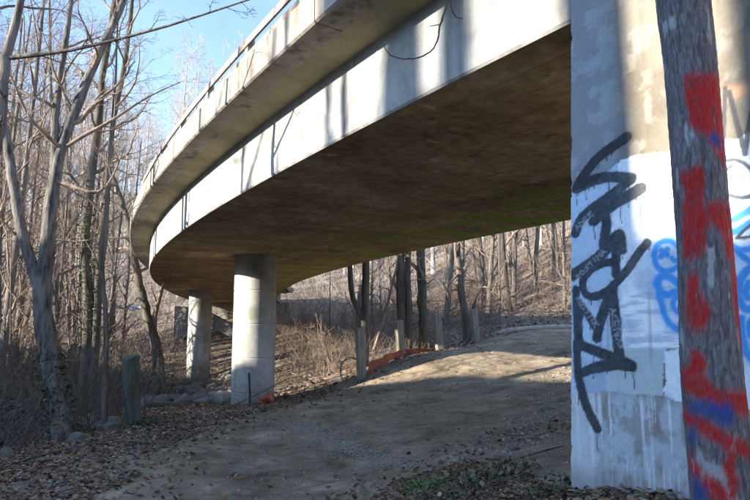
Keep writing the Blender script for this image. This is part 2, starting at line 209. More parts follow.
M['curb'] = concrete('weathered_concrete', (.42, .375, .315), (.25, .21, .165), .9, (.09, .068, .048))
M['over'] = concrete('overhang_concrete', (.50, .44, .28), (.34, .29, .18), .5, (.16, .13, .08), False)
# underside: brown stained board-marked concrete with algae, laid out in metres along and across the girder
m, nt, b = newmat('stained_underside', .9, .15); M['soffit'] = m
uvn = nt.nodes.new('ShaderNodeUVMap'); uvn.uv_map = 'uv'; U = uvn.outputs[0]
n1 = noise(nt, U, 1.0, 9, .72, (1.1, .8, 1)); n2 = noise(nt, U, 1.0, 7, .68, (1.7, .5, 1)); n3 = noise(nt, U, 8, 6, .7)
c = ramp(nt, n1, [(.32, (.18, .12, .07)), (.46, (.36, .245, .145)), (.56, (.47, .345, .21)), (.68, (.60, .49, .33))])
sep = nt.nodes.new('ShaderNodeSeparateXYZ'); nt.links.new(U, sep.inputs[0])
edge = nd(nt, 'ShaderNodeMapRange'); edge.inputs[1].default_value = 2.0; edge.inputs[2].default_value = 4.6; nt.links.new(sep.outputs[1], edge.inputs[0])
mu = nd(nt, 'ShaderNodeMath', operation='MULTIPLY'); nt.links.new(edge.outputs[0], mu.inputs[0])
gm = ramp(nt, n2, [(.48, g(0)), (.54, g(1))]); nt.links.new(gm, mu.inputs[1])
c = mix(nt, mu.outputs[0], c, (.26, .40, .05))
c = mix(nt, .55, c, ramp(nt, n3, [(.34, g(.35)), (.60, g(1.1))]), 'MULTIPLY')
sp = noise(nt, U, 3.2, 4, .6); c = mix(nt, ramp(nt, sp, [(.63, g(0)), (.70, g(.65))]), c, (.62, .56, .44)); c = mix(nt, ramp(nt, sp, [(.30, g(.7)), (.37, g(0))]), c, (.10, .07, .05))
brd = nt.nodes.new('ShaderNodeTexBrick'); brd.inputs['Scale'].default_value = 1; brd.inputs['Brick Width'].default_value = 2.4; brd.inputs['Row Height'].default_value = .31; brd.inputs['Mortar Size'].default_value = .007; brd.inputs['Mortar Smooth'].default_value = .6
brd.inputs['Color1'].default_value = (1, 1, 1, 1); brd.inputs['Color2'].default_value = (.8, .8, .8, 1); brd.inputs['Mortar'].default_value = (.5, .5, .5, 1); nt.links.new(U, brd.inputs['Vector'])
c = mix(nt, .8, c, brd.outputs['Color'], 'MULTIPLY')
nt.links.new(c, b.inputs['Base Color']); bump(nt, b, n3, .2, .02)

def vcol_mat(name, rough=.8, fine=40, amt=.3, bmp=.2, bd=.01, spec=.25, stretch=None):
    m, nt, b = newmat(name, rough, spec)
    a = nt.nodes.new('ShaderNodeVertexColor'); a.layer_name = 'col'
    tc = nt.nodes.new('ShaderNodeTexCoord')
    n = noise(nt, tc.outputs['Object'], fine, 5, .65, stretch)
    c = mix(nt, amt, a.outputs[0], ramp(nt, n, [(.3, g(.35)), (.65, g(1.1))]), 'MULTIPLY')
    nt.links.new(c, b.inputs['Base Color']); bump(nt, b, n, bmp, bd)
    return m
M['wallpaint'] = vcol_mat('painted_wall', .7, 55, .22, .25, .006)
M['leaf'] = vcol_mat('dead_leaf', .75, 30, .25, .1)
M['green'] = vcol_mat('green_leaf', .5, 30, .2, .1, spec=.4)
M['stone'] = vcol_mat('stone', .9, 9, .5, .6, .03)
M['brush'] = vcol_mat('dry_stalk', .9, 20, .2, .05)

def bark(name, pale_tone, dark, sx=14, sz=1.6, moss=0.):
    m, nt, b = newmat(name, .95, .1)
    tc = nt.nodes.new('ShaderNodeTexCoord'); P = tc.outputs['Object']
    n1 = noise(nt, P, sx, 6, .65, (1, 1, sz/sx)); n2 = noise(nt, P, 1.4, 5, .6)
    c = ramp(nt, n1, [(.33, dark), (.6, pale_tone)])  # noise runs from the dark bark tone to the pale one
    c = mix(nt, .5, c, ramp(nt, n2, [(.3, g(.5)), (.65, g(1.1))]), 'MULTIPLY')
    if moss: c = mix(nt, ramp(nt, n2, [(.5, g(0)), (.62, g(moss))]), c, (.05, .07, .02))
    nt.links.new(c, b.inputs['Base Color']); bump(nt, b, n1, 1.0, .045)
    return m
M['bark_grey'] = bark('grey_bark', (.22, .19, .16), (.07, .056, .046))
M['bark_pale'] = bark('pale_bark', (.22, .20, .178), (.05, .042, .037), 13, 3)
M['bark_dark'] = bark('dark_bark', (.18, .145, .115), (.06, .047, .037), moss=.5)
M['twig'] = bark('twig_bark', (.33, .25, .19), (.15, .11, .085), 6, 2)
M['twig_far'] = bark('hillside_bark', (.58, .51, .45), (.36, .30, .255), 6, 2)  # paler copy of the twig bark, hillside sunlight put into its colour
M['paintbark'] = vcol_mat('painted_bark', .8, 110, .45, .8, .006, .15, (1, 1, .4))

def earth(name, stops, fine, extra=None, bmp=.6):
    m, nt, b = newmat(name, .95, .1)
    tc = nt.nodes.new('ShaderNodeTexCoord'); P = tc.outputs['Object']
    n1 = noise(nt, P, 1.1, 10, .74); n2 = noise(nt, P, fine, 7, .8); n3 = noise(nt, P, fine*6, 4, .7)
    c = ramp(nt, n1, stops)
    c = mix(nt, .6, c, ramp(nt, n2, [(.3, g(.45)), (.68, g(1.15))]), 'MULTIPLY')
    c = mix(nt, .35, c, ramp(nt, n3, [(.35, g(.5)), (.62, g(1.15))]), 'MULTIPLY')
    vo = nt.nodes.new('ShaderNodeTexVoronoi'); vo.feature = 'DISTANCE_TO_EDGE'; vo.inputs['Scale'].default_value = .55
    wv = mix(nt, .16, P, nt.nodes.new('ShaderNodeTexNoise').outputs['Color']); nt.links.new(P, wv.node.inputs[6]); nt.links.new(wv, vo.inputs['Vector'])
    ck = nt.nodes.new('ShaderNodeMath'); ck.operation = 'MULTIPLY'; nt.links.new(ramp(nt, vo.outputs['Distance'], [(0, g(1)), (.022, g(0))]), ck.inputs[0]); nt.links.new(ramp(nt, n1, [(.46, g(0)), (.60, g(.5))]), ck.inputs[1])
    c = mix(nt, ck.outputs[0], c, (.05, .04, .032))
    nt.links.new(c, b.inputs['Base Color'])
    h = mix(nt, .4, n2, n3); bump(nt, b, h, bmp, .03)
    return m
M['ground'] = earth('leafy_soil', [(.3, (.15, .112, .084)), (.55, (.29, .225, .175)), (.75, (.42, .34, .275))], 5)
M['path'] = earth('packed_dirt', [(.36, (.14, .106, .073)), (.47, (.27, .208, .143)), (.55, (.34, .265, .185)), (.64, (.48, .385, .28))], 7, bmp=.9)

def plain(name, c1, c2, sc_=12, rough=.8, stretch=None, metallic=0):
    m, nt, b = newmat(name, rough, .3); b.inputs['Metallic'].default_value = metallic
    tc = nt.nodes.new('ShaderNodeTexCoord'); n = noise(nt, tc.outputs['Object'], sc_, 6, .65, stretch)
    nt.links.new(ramp(nt, n, [(.3, c1), (.65, c2)]), b.inputs['Base Color']); bump(nt, b, n, .3, .01)
    return m
M['timber'] = plain('weathered_timber', (.13, .112, .085), (.34, .30, .235), 20, .9, (1, 1, .12))
M['mossy'] = plain('mossy_timber', (.045, .05, .035), (.14, .14, .11), 9, .9, (1, 1, .25))
M['rail'] = plain('rusty_rail', (.20, .14, .11), (.38, .29, .24), 8, .7)
M['orange'] = plain('orange_plastic', (.32, .075, .035), (.46, .13, .06), 10, .6)
M['blue'] = plain('blue_sheet', (.16, .22, .42), (.34, .42, .62), 3, .6)
M['deadwood'] = plain('dead_wood', (.26, .22, .17), (.46, .41, .33), 7, .9)
M['stake'] = plain('dark_stake', (.02, .02, .02), (.05, .05, .045), 10, .7)

# ------------------------------------------------------------------ terrain
CP = np.array([(0,0,0),(-3,0,0),(-1,5.5,0),(-3,5.6,.02),(-5,6,-.1),(-4,9.5,.05),(-6,10,-.25),(-9,8,-.7),(-9,15,-.75),(-6.5,13,-.35),
 (2,0,.95),(1.05,3.1,.77),(1.4,2.3,.84),(3,1.5,1.1),(.45,3.7,.48),(.25,5.9,.14),(1.1,5.2,.42),(1.9,5.7,.52),(4,4,.8),(-.3,8,.02),(.4,8.8,.09),(-1.3,10,.03),(1.8,8.5,.28),(3.2,9.5,.46),(6,9,.75),
 (-2.87,14,-.08),(-.8,14.8,.2),(1.7,13.5,.44),(4.7,14,.88),(-.34,15.2,.38),(.74,16.8,.84),(1.98,18,.98),(3.3,19.2,1.22),(4.2,19.6,1.48),(6,18.2,1.5),(9,17,1.7),
 (-2.2,17,.05),(-1.5,22,.3),(0,19.5,.45),(2,23,1.0),(5,24,2.0),(-4.5,20,-.35),(-7.8,26,-.55),(-6.5,19,-.6),(-14,22,-1.1),(-20,14,-1.1),(-16,5,-.9),(-11,30,.2),(-4,30,1.0),(-10.5,34,1.3),(-6,34,1.5),(-11,42,3.9),(-6,42,4.1),(-18,36,1.0),
 (0,35,2.6),(8,35,5.2),(16,35,9),(12,22,3.6),(20,22,8),(30,30,15),(0,55,8),(20,60,17),(-15,55,7.5),(-30,50,6.5),(-40,90,23),(-15,90,24),(0,100,24),(40,100,34),(-80,60,8),(-90,140,30),(0,160,40),(80,150,50),(60,40,30),(60,-20,16),(0,-30,1),(-20,-20,1),(-40,20,0),(10,-8,2),
 (-200,0,12),(-200,200,45),(200,0,50),(200,200,60),(0,260,50),(0,-200,20)], float)
_c = 1.2
_D = np.sqrt(((CP[:, None, :2]-CP[None, :, :2])**2).sum(-1)+_c*_c)
_A = np.block([[_D, np.ones((len(CP), 1))], [np.ones((1, len(CP))), np.zeros((1, 1))]])
_W = np.linalg.solve(_A, np.r_[CP[:, 2], 0])
RIDGE_T = -21.
def hgt(x, y):
    x = np.asarray(x, float); y = np.asarray(y, float); sh = x.shape; x = x.ravel(); y = y.ravel(); z = np.empty(len(x))
    for i in range(0, len(x), 20000):
        s = slice(i, i+20000)
        d = np.sqrt((x[s, None]-CP[None, :, 0])**2+(y[s, None]-CP[None, :, 1])**2+_c*_c); z[s] = d@_W[:-1]+_W[-1]
    # unseen rise added left of and behind the view to shade the foreground
    t = -(SUN_H[0]*x+SUN_H[1]*y); u = -.40*x+.916*y
    crest = np.interp(u, [-60, 3.5, 6, 11.5, 13.5, 15, 27, 34, 48], [2, 8.3, 8.55, 8.1, 7.2, 6.2, 6.0, 4.0, 0])
    k = np.where(t > RIDGE_T, np.exp(-((t-RIDGE_T)/5.2)**2), np.exp(-((t-RIDGE_T)/14)**2))
    z = np.maximum(z, 0)*0+np.where(crest*k > .02, z*(1-k)+np.maximum(z, crest+.25*vnoise(u*.9, t*.9, 5))*k, z)
    z = z+.05*(fbm(x*.9, y*.9, 3)-.5)+.02*(fbm(x*4, y*4, 9)-.5)*np.clip(1-np.hypot(x, y)/60, 0, 1)
    return z.reshape(sh)
def hz(x, y): return float(hgt(np.array([x]), np.array([y]))[0])
def grid(xs, ys, fz, uv=False):
    X, Y = np.meshgrid(xs, ys); Z = fz(X, Y); V = np.stack([X, Y, Z], -1).reshape(-1, 3); n = len(xs)
    i = np.arange(len(ys)-1)[:, None]*n+np.arange(n-1)[None, :]
    return V, np.stack([i, i+1, i+n+1, i+n], -1).reshape(-1, 4)
def graded(lo, a, step, b_, hi):
    c = np.arange(a, b_+1e-6, step); L = [a]; s = step
    while L[-1] > lo: s *= 1.12; L.append(L[-1]-s)
    H = [b_]; s = step
    while H[-1] < hi: s *= 1.12; H.append(H[-1]+s)
    return np.array(L[:0:-1]+list(c)+H[1:])
V, F = grid(graded(-420, -12, .16, 9, 420), graded(-300, 1, .16, 26, 520), hgt)
tag(link('ground', mesh_np('ground', V, F), M['ground']), kind='structure')
# dirt path: its own sheet, feathered into the soil at the edges
PATH = [(-2.9,-4),(-2.85,3),(-2.75,5.5),(-2.9,8.2),(-2.6,10.8),(-1.9,12.8),(-1.25,14.2),(-.45,15.0),(.6,16.3),(1.8,17.5),(3.2,18.8),(4.4,19.2),(6.5,19.5),(13,21),(13,12),(8,9.2),(4.5,7.8),(2.6,6.9),(1.2,6.4),(.35,5.9),(.1,4.8),(.0,3.2),(.2,-4)]
def pathz(X, Y):
    d = dpoly(X, Y, PATH+[PATH[0]]); s = np.where(inpoly(X, Y, PATH), d, -d)+.55*(fbm(X*1.1, Y*1.1, 21)-.5)+.25*(fbm(X*5, Y*5, 22)-.5)
    ruts = .025*np.sin((X*.75+Y*.3)*2.2+1.5*fbm(X*.5, Y*.5, 31))
    return hgt(X, Y)+np.where(s > 0, .014+.03*sstep(0, .8, s), -.05*np.clip(-s, 0, 1)-.004)+(ruts+.05*(fbm(X*3.2, Y*3.2, 33)-.5)+.035*(fbm(X*8, Y*8, 35, 2)-.5))*sstep(0, .6, s), s
xs = np.arange(-4.2, 12.5, .052); ys = np.arange(1, 21.5, .052)
X, Y = np.meshgrid(xs, ys); Z, S = pathz(X, Y)
V, F = grid(xs, ys, lambda a, b: Z)
F = F[(S.ravel()[F] > -.35).any(1)]
used = np.unique(F); mp = np.full(len(V), -1); mp[used] = np.arange(len(used))
tag(link('dirt_path', mesh_np('dirt_path', V[used], mp[F]), M['path']), kind='structure')
# ------------------------------------------------------------------ bridge
OUT = np.array([(5.4,-2.3),(3.9,-.4),(2.5,1.38),(1.12,3.13),(.53,3.88),(-.23,5.06),(-.82,6.06),(-2.0,7.76),(-2.86,9.21),(-3.7,10.7),(-5.02,13.26),(-6.31,16.26),(-7.89,20.9),(-9.15,25.2),(-10.1,29.5),(-10.75,33.5),(-11.2,37.5)])
s_ = np.r_[0, np.cumsum(np.linalg.norm(np.diff(OUT, axis=0), axis=1))]
wts = np.ones(len(OUT)); wts[3:11] = 3
px_ = np.polyfit(s_, OUT[:, 0], 6, w=wts); py_ = np.polyfit(s_, OUT[:, 1], 6, w=wts)
S1 = s_[-1]; SA = s_[3]
def edge(s): return np.stack([np.polyval(px_, s), np.polyval(py_, s)], -1)
def frame(s):
    t = edge(s+.05)-edge(s-.05); t /= np.linalg.norm(t, axis=-1, keepdims=True)
    return edge(s), t, np.stack([t[..., 1], -t[..., 0]], -1)           # point, along, towards the inner side
def sweep(ss, prof, closed=True, caps=True):
    """prof: list of (offset to the inner side, z)"""
    p, t, n = frame(ss); o = np.array([q[0] for q in prof]); z = np.array([q[1] for q in prof]); k = len(prof)
    V = np.zeros((len(ss), k, 3)); V[:, :, :2] = p[:, None]+n[:, None]*o[None, :, None]; V[:, :, 2] = z[None]
    per = np.r_[0, np.cumsum(np.hypot(np.diff(o), np.diff(z)))]
    uv = np.stack(np.broadcast_arrays(ss[:, None], o[None, :]), -1).reshape(-1, 2)
    i = np.arange(len(ss)-1)[:, None]*k; kk = k if closed else k-1; j = np.arange(kk)[None]; j2 = (j+1) % k
    F = np.stack([i+j, i+k+j, i+k+j2, i+j2], -1).reshape(-1, 4)
    return V.reshape(-1, 3), F, uv
bridge = empty('bridge', (-2.87, 14, -.1), 'curved concrete bridge on round columns with a rusty railing along its edge', 'bridge')
ss = np.arange(SA-.02, S1, .25)
V, F, uv = sweep(ss, [(0.015, 3.35), (5.085, 3.35)], closed=False)
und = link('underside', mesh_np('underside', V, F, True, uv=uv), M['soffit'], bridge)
for prof in ([(0.015, 3.352), (0, 3.37), (0, 4.09)], [(5.1, 4.09), (5.1, 3.37), (5.085, 3.352)]):
    V, F, uv = sweep(ss, prof, closed=False)
    gd = link('girder_side', mesh_np('girder_side', V, F, False), M['fascia'], und)
sd_ = np.arange(.2, S1+2.6, .25)
V, F, uv = sweep(sd_, [(-.31, 4.145), (0, 4.06), (5.1, 4.06), (5.41, 4.145), (5.41, 4.32), (-.31, 4.32)])
link('deck_slab', mesh_np('deck_slab', V, F, False), M['over'], bridge)
seg = 2.9; a = .25; k = 0
rail_s0 = []
while a < S1+2.2:
    for side in (0, 1):
        prof = [(-.55, 4.115), (-.53, 4.10), (-.285, 4.10), (-.285, 4.40), (-.31, 4.42), (-.53, 4.42), (-.55, 4.40)]
        if side: prof = [(5.1-o, z) for o, z in prof][::-1]
        q = np.linspace(a, min(a+seg-.014, S1+2.4), 13)
        V, F, uv = sweep(q, prof)
        kq = len(prof)
        Vc = V; me = mesh_np('curb_segment', Vc, F, False)
        import bmesh
        bm = bmesh.new(); bm.from_mesh(me); bm.verts.ensure_lookup_table()
        bm.faces.new([bm.verts[i] for i in range(kq)]); bm.faces.new([bm.verts[len(Vc)-kq+i] for i in range(kq)][::-1]); bm.to_mesh(me); bm.free()
        link('curb_segment', me, M['curb'], bridge)
    a += seg
for side in (0, 1):
    off = -.40 if not side else 5.5
    for z, h_ in ((4.72, .085), (4.555, .06)):
        V, F, uv = sweep(np.arange(.4, S1+2.3, .25), [(off-.055, z-h_/2), (off-.03, z-h_/2), (off-.03, z+h_/2), (off-.055, z+h_/2)] if not side else [(off+.03, z-h_/2), (off+.055, z-h_/2), (off+.055, z+h_/2), (off+.03, z+h_/2)])
        rl = link('rail', mesh_np('rail', V, F, False), M['rail'], bridge)
        if z > 4.6: toprail = rl
    q = np.arange(.6, S1+2.2, 1.45)
    P_, T_, N_ = frame(q)
    for i in range(len(q)):
        x, y = P_[i]+N_[i]*off; rz = math.atan2(T_[i][1], T_[i][0])
        V, F = merge([boxes([(x, y, 4.42+.18, .09, .08, .38, rz)]), boxes([(x, y, 4.43, .13, .12, .015, rz)])])
        link('rail_post', mesh_np('rail_post', V, F, False), M['rail'], toprail)
def column(x, y, lab):
    zb = hz(x, y)-.5; k = 40; prof = []
    z = zb; top = 3.36; r = .5
    zz = [zb, zb+.62]
    for gz in np.arange(zb+.75, top-.2, .78): prof += [(r, gz-.06), (r, gz-.02), (r, gz-.012), (r-.012, gz-.006), (r-.012, gz+.006), (r, gz+.012), (r, gz+.02), (r, gz+.06)]
    prof = [(r, zb)]+prof+[(r, top)]
    a = np.arange(k)*2*math.pi/k
    V = np.concatenate([np.stack([x+rr*np.cos(a), y+rr*np.sin(a), np.full(k, z0)], -1) for rr, z0 in prof])
    i = np.arange(len(prof)-1)[:, None]*k; j = np.arange(k)[None]; F = np.stack([i+j, i+(j+1) % k, i+k+(j+1) % k, i+k+j], -1).reshape(-1, 4)
    o = link('column', mesh_np('column', V, F, True), M['column'], bridge); o['label'] = lab
column(-2.87, 14.0, 'nearer round concrete column at the edge of the dirt path')
column(-7.75, 26.0, 'farther round concrete column among the creek stones')
# far abutment: breast wall, sloped wing and cheek block
P_, T_, N_ = frame(np.array([S1-1.0]))
cx, cy = (P_[0]+N_[0]*2.5+T_[0]*1.2); rz = math.atan2(T_[0][1], T_[0][0])
V, F = boxes([(cx, cy, 2.0, 1.2, 6.4, 2.68, rz)])
me = mesh_np('far_abutment', V, F, False); bevel(me, .03); link('far_abutment', me, M['curb'], bridge)
def prism(poly, y0, y1):
    n = len(poly); V = [(x, y0, z) for x, z in poly]+[(x, y1, z) for x, z in poly]
    F = [list(range(n)), list(range(2*n-1, n-1, -1))]+[[i, i+n, (i+1) % n+n, (i+1) % n] for i in range(n)]
    me = bpy.data.meshes.new('prism'); me.from_pydata(V, [], F); import bmesh
    bm = bmesh.new(); bm.from_mesh(me); bmesh.ops.recalc_face_normals(bm, faces=bm.faces[:]); bm.to_mesh(me); bm.free(); return me
me = prism([(-10.1, 2.95), (-9.7, 2.75), (-6.2, .95), (-6.2, .35), (-10.1, 2.1)], 33.2, 33.7); bevel(me, .02); link('wing_wall', me, M['fascia'], bridge)
me = prism([(-11.3, 1.2), (-10.3, 1.2), (-10.3, 2.5), (-10.6, 2.9), (-11.3, 2.95)], 33.0, 33.9); bevel(me, .03); link('cheek_block', me, M['fascia'], bridge)

# ------------------------------------------------------------------ near abutment with its graffiti
A0 = np.array([1.07, 3.07]); AD = np.array([.62, -.785]); AD /= np.linalg.norm(AD); AN = np.array([AD[1], -AD[0]])   # AN faces the camera
if AN@np.array([-1, -1]) < 0: AN = -AN
abut = empty('abutment_wall', (1.9, 2.0, hz(1.6, 2.4)), 'concrete abutment wall covered in white paint and black and blue graffiti', 'wall')
WALL_AREAS['white'][0] = [(a_+1.4 if a_ > .75 else a_, z_) for a_, z_ in WALL_AREAS['white'][0]]
ez = np.array([q[1] for q in WALL_EDGE])[::-1]; ea = np.array([q[0] for q in WALL_EDGE])[::-1]
def aleft(z): return np.interp(z, ez, ea)
zs = np.concatenate([np.arange(.45, 3.75, .006), np.arange(3.75, 4.055, .05)]); na = 172
na += 60; fa = np.r_[np.linspace(0, 1, na-60), 1+np.linspace(.03, 1.6, 60)]
ZZ = np.repeat(zs[:, None], na, 1); lf = aleft(ZZ)+.018*np.maximum(fbm(ZZ*5, ZZ*0+3, 97)-.5, 0)+.03*np.maximum(fbm(ZZ*22, ZZ*0+7, 98)-.6, 0); AA = lf+(1.02-lf)*fa[None]
def lerp(c, col_, al): return c*(1-al[..., None])+np.asarray(col_)*al[..., None]
n_big = fbm(AA*3, ZZ*3, 1); n_mid = fbm(AA*14, ZZ*14, 2); n_fine = fbm(AA*60, ZZ*60, 4, 3); n_drip = fbm(AA*26, ZZ*1.3, 6); n_run = fbm(AA*55, ZZ*1.6, 8, 3)
C = np.zeros(AA.shape+(3,)); C[:] = (.205, .178, .14)
C = lerp(C, (.13, .105, .075), sstep(.42, .68, n_big)*.9); C = lerp(C, (.30, .27, .225), sstep(.52, .7, n_mid)*.6)
C = lerp(C, (.15, .12, .09), sstep(.56, .74, n_drip)*.5)
# shade painted blue-grey on the raw left strip, with pale flakes over it
fl = sstep(.47, .53, n_mid*.6+n_big*.4)*sstep(.36, .2, AA+.1*(n_mid-.5)); C = lerp(C, (.27, .32, .38), sstep(.36, .2, AA+.1*(n_mid-.5))*.6); C = lerp(C, (.42, .48, .54), fl*.25)
# raw lower part, lighter and streaked
low = sstep(1.33, 1.24, ZZ+.10*(n_drip-.5)); C = lerp(C, (.46, .50, .54), low*.9)
C = lerp(C, (.24, .22, .19), low*sstep(.47, .66, .6*fbm(AA*22, ZZ*5, 12)+.4*n_mid)*.75); C = lerp(C, (.20, .175, .14), low*sstep(.5, .62, .5*fbm(AA*8, ZZ*7, 14)+.5*fbm(AA*45, ZZ*30, 13))*.5); C = lerp(C, (.70, .73, .76), low*sstep(.60, .70, n_run)*.8)
C = lerp(C, (.60, .62, .64), low*sstep(.12, .0, AA)*.7)
def area(name, colr, al=1.0, j=.02):
    global C
    for pl in WALL_AREAS[name]:
        dx = j*(fbm(AA*16, ZZ*16, 41)-.5)*2; dz = j*(fbm(AA*16, ZZ*16, 43)-.5)*2
        msk = inpoly(AA+dx, ZZ+dz, pl).astype(float)
        C = lerp(C, colr, msk*al*(.86+.14*sstep(.3, .5, n_mid)))
    return msk
area('pale', (.48, .60, .74)); area('white', (.78, .83, .88)); area('grey', (.47, .53, .54), 1, .006); area('dull', (.35, .41, .50), .8, .006)
# rolled-on white bands over the pale coat, left of the tree
b0, b1 = WALL_MARK['brush0'], WALL_MARK['brush1']
inb = sstep(b0[0]-.03, b0[0]+.02, AA+.05*(n_mid-.5))*sstep(b1[0]+.05, b1[0]-.02, AA)*sstep(b1[1]-.03, b1[1], ZZ)*sstep(b0[1]+.03, b0[1], ZZ)
C = lerp(C, (.50, .58, .68), inb*.85); C = lerp(C, (.88, .89, .90), inb*sstep(.46, .56, fbm(AA*5, ZZ*42, 15, 3)))
# smudged blue-grey wash low in the white coat
wash = sstep(.5, .68, fbm(AA*7+ZZ*4, ZZ*5, 17))*inpoly(AA, ZZ, WALL_AREAS['white'][0])*sstep(2.35, 2.0, ZZ)*sstep(.14, .3, AA); C = lerp(C, (.30, .36, .50), wash*.45)
om = WALL_MARK['orange']; C = lerp(C, (.80, .42, .25), sstep(.06, .0, np.hypot((AA-om[0])*.6, ZZ-om[1]))*.6)
cls = np.zeros(AA.shape, int)
def strokes(name, colr, soft, cl, rag=.5, dens=1.0):
    global C, cls
    al = np.zeros(AA.shape)
    for wd, pts in WALL_STROKES[name]:
        pts = [tuple(q) for q in smoothpoly(np.array(pts), max(6, 4*len(pts)))]
        x0 = min(q[0] for q in pts)-.08; x1 = max(q[0] for q in pts)+.08; z0 = min(q[1] for q in pts)-.08; z1 = max(q[1] for q in pts)+.08
        bb = (AA > x0) & (AA < x1) & (ZZ > z0) & (ZZ < z1)
        d = dpoly(AA[bb], ZZ[bb], pts); e = wd*soft
        wd = wd*(1.18 if name == 'black' else .92 if name == 'blue' else 1.7)*(.86+.28*vnoise(AA[bb]*9, ZZ[bb]*9, 91)); e = wd*soft
        v = sstep(wd+e, wd-e*.6, d+(n_fine[bb]-.5)*wd*rag)
        al[bb] = np.maximum(al[bb], v)
    al *= dens*(.9+.1*n_mid)
    return al
black = strokes('black', None, .13, 1, .28)
drip = np.zeros(AA.shape)
dr = np.random.default_rng(5)
for wd, pts in WALL_STROKES['black']:
    pp = resample(np.array(pts), 14)
    for q in pp:
        if dr.random() < .42:
            L = .015+.13*dr.random()**3; x = q[0]+dr.uniform(-.012, .012); ww = dr.uniform(.0008, .0024)
            bb = (np.abs(AA-x) < .012) & (ZZ < q[1]) & (ZZ > q[1]-wd-L)
            drip[bb] = np.maximum(drip[bb], sstep(ww+.0025, ww, np.abs(AA[bb]-x-.002*np.sin(ZZ[bb]*40)))*.85)
blue = strokes('blue', None, .5, 2, .5, .95); grey = strokes('grey', None, .4, 3, .3, .95)
halo = np.zeros(AA.shape)
for wd, pts in WALL_STROKES['blue']: halo = np.maximum(halo, sstep(.06, .0, dpoly(AA, ZZ, pts)))
C = lerp(C, (.25, .50, .78), halo*sstep(.35, .6, n_big)*.55)
C = lerp(C, (.03, .29, .74), blue); C = lerp(C, (.05, .055, .065), grey)
# earlier brown ghost strokes under the black
for x in (.115, .155, .37):
    C = lerp(C, (.28, .22, .17), sstep(.012, .0, np.abs(AA-x-.03*(ZZ-1.6)))*sstep(1.4, 1.5, ZZ)*sstep(1.85, 1.7, ZZ)*.5)
over = np.zeros(AA.shape)
for wd, pts in WALL_STROKES['black']: over = np.maximum(over, sstep(wd+.035, wd*.6, dpoly(AA, ZZ, pts)))
C = lerp(C, (.03, .03, .04), over*sstep(.35, .75, fbm(AA*120, ZZ*120, 93, 2))*.3)
C = lerp(C, (.012, .012, .016), np.maximum(black*(.9+.1*n_fine), drip))
# small scratched lettering inside the black strokes
GL = {'A': [(0,0,.5,1),(.5,1,1,0),(.25,.4,.75,.4)], 'N': [(0,0,0,1),(0,1,1,0),(1,0,1,1)], 'D': [(0,0,0,1),(0,1,.8,.7),(.8,.7,.8,.3),(.8,.3,0,0)], 'E': [(0,0,0,1),(0,0,.8,0),(0,.5,.7,.5),(0,1,.8,1)], 'R': [(0,0,0,1),(0,1,.8,.8),(.8,.8,0,.5),(0,.5,.8,0)], 'S': [(.9,.9,.1,.8),(.1,.8,.8,.4),(.8,.4,0,.1)], 'O': [(0,.2,0,.8),(0,.8,.5,1),(.5,1,.9,.6),(.9,.6,.5,0),(.5,0,0,.2)], 'T': [(0,1,1,1),(.5,1,.5,0)], 'I': [(.5,0,.5,1)], 'C': [(.9,.9,.1,.7),(.1,.7,.1,.3),(.1,.3,.9,.1)], 'K': [(0,0,0,1),(0,.5,.9,1),(0,.5,.9,0)]}
def scribble(txt, p0, p1, h_, al=.42):
    global C
    p0 = np.array(p0); p1 = np.array(p1); n = len(txt); dv = (p1-p0)/n; up = np.array([-dv[1], dv[0]]); up = up/np.linalg.norm(up)*h_
    mm = np.zeros(AA.shape)
    for i, ch in enumerate(txt):
        for (x0, y0, x1, y1) in GL[ch]:
            x0, y0, x1, y1 = (v_+dr.normal(0, .09) for v_ in (x0, y0, x1, y1))
            a_ = p0+dv*(i+.8*x0)+up*(y0-.5); b_ = p0+dv*(i+.8*x1)+up*(y1-.5)
            bb = (np.abs(AA-a_[0]) < .06) & (np.abs(ZZ-a_[1]) < .06)
            mm[bb] = np.maximum(mm[bb], sstep(.0042, .0016, dpoly(AA[bb], ZZ[bb], [tuple(a_), tuple(b_)])))
    C = lerp(C, (.55, .58, .64), mm*al)
t1, t2, t3, t4 = (WALL_MARK[k] for k in ('text1', 'text2', 'text3', 'text4'))
scribble('ADER', (t1[0]-.04, t1[1]-.03), (t1[0]+.07, t1[1]+.045), .03)
scribble('ROSTINA', (t2[0]-.075, t2[1]-.06), (t2[0]+.09, t2[1]+.07), .026)
scribble('ROSTICK', (t3[0]-.05, t3[1]+.08), (t3[0]+.055, t3[1]-.075), .028)
scribble('ACENOS', (t4[0]-.015, t4[1]+.1), (t4[0]+.02, t4[1]-.11), .034)
# splash line of soil at the foot
C = lerp(C, (.16, .13, .10), sstep(.98, .80, ZZ+.12*(n_mid-.5))*.55)
cls[(black > .5)] = 1; cls[(blue > .5) & (cls == 0)] = 2
relief = .004*(n_mid-.5)*(1-.6*inpoly(AA, ZZ, WALL_AREAS['white'][0]))
Pw = A0[None, None]+AD*AA[..., None]+AN*relief[..., None]
V = np.dstack([Pw, ZZ]).reshape(-1, 3)
i = np.arange(len(zs)-1)[:, None]*na+np.arange(na-1)[None]; F = np.stack([i, i+1, i+na+1, i+na], -1).reshape(-1, 4)
fc = np.zeros(len(F), int); cf = cls.ravel()[F]
fc[(cf == 1).sum(1) >= 2] = 1; fc[((cf == 2).sum(1) >= 2) & (fc == 0)] = 2
for k, (nm, lab) in enumerate((('painted_face', None), ('black_graffiti', 'tall black spray painted tag with drips running down it'), ('blue_graffiti', 'blue spray painted looping letters on white paint'))):
    if k == 0: pf = abut
    Fk = F[fc == k]; used = np.unique(Fk); mp = np.full(len(V), -1); mp[used] = np.arange(len(used))
    o = link(nm, mesh_np(nm, V[used], mp[Fk], True, cols=C.reshape(-1, 3)[used]), M['wallpaint'], pf)
    if k == 0: pf = o
    if lab: o['label'] = lab
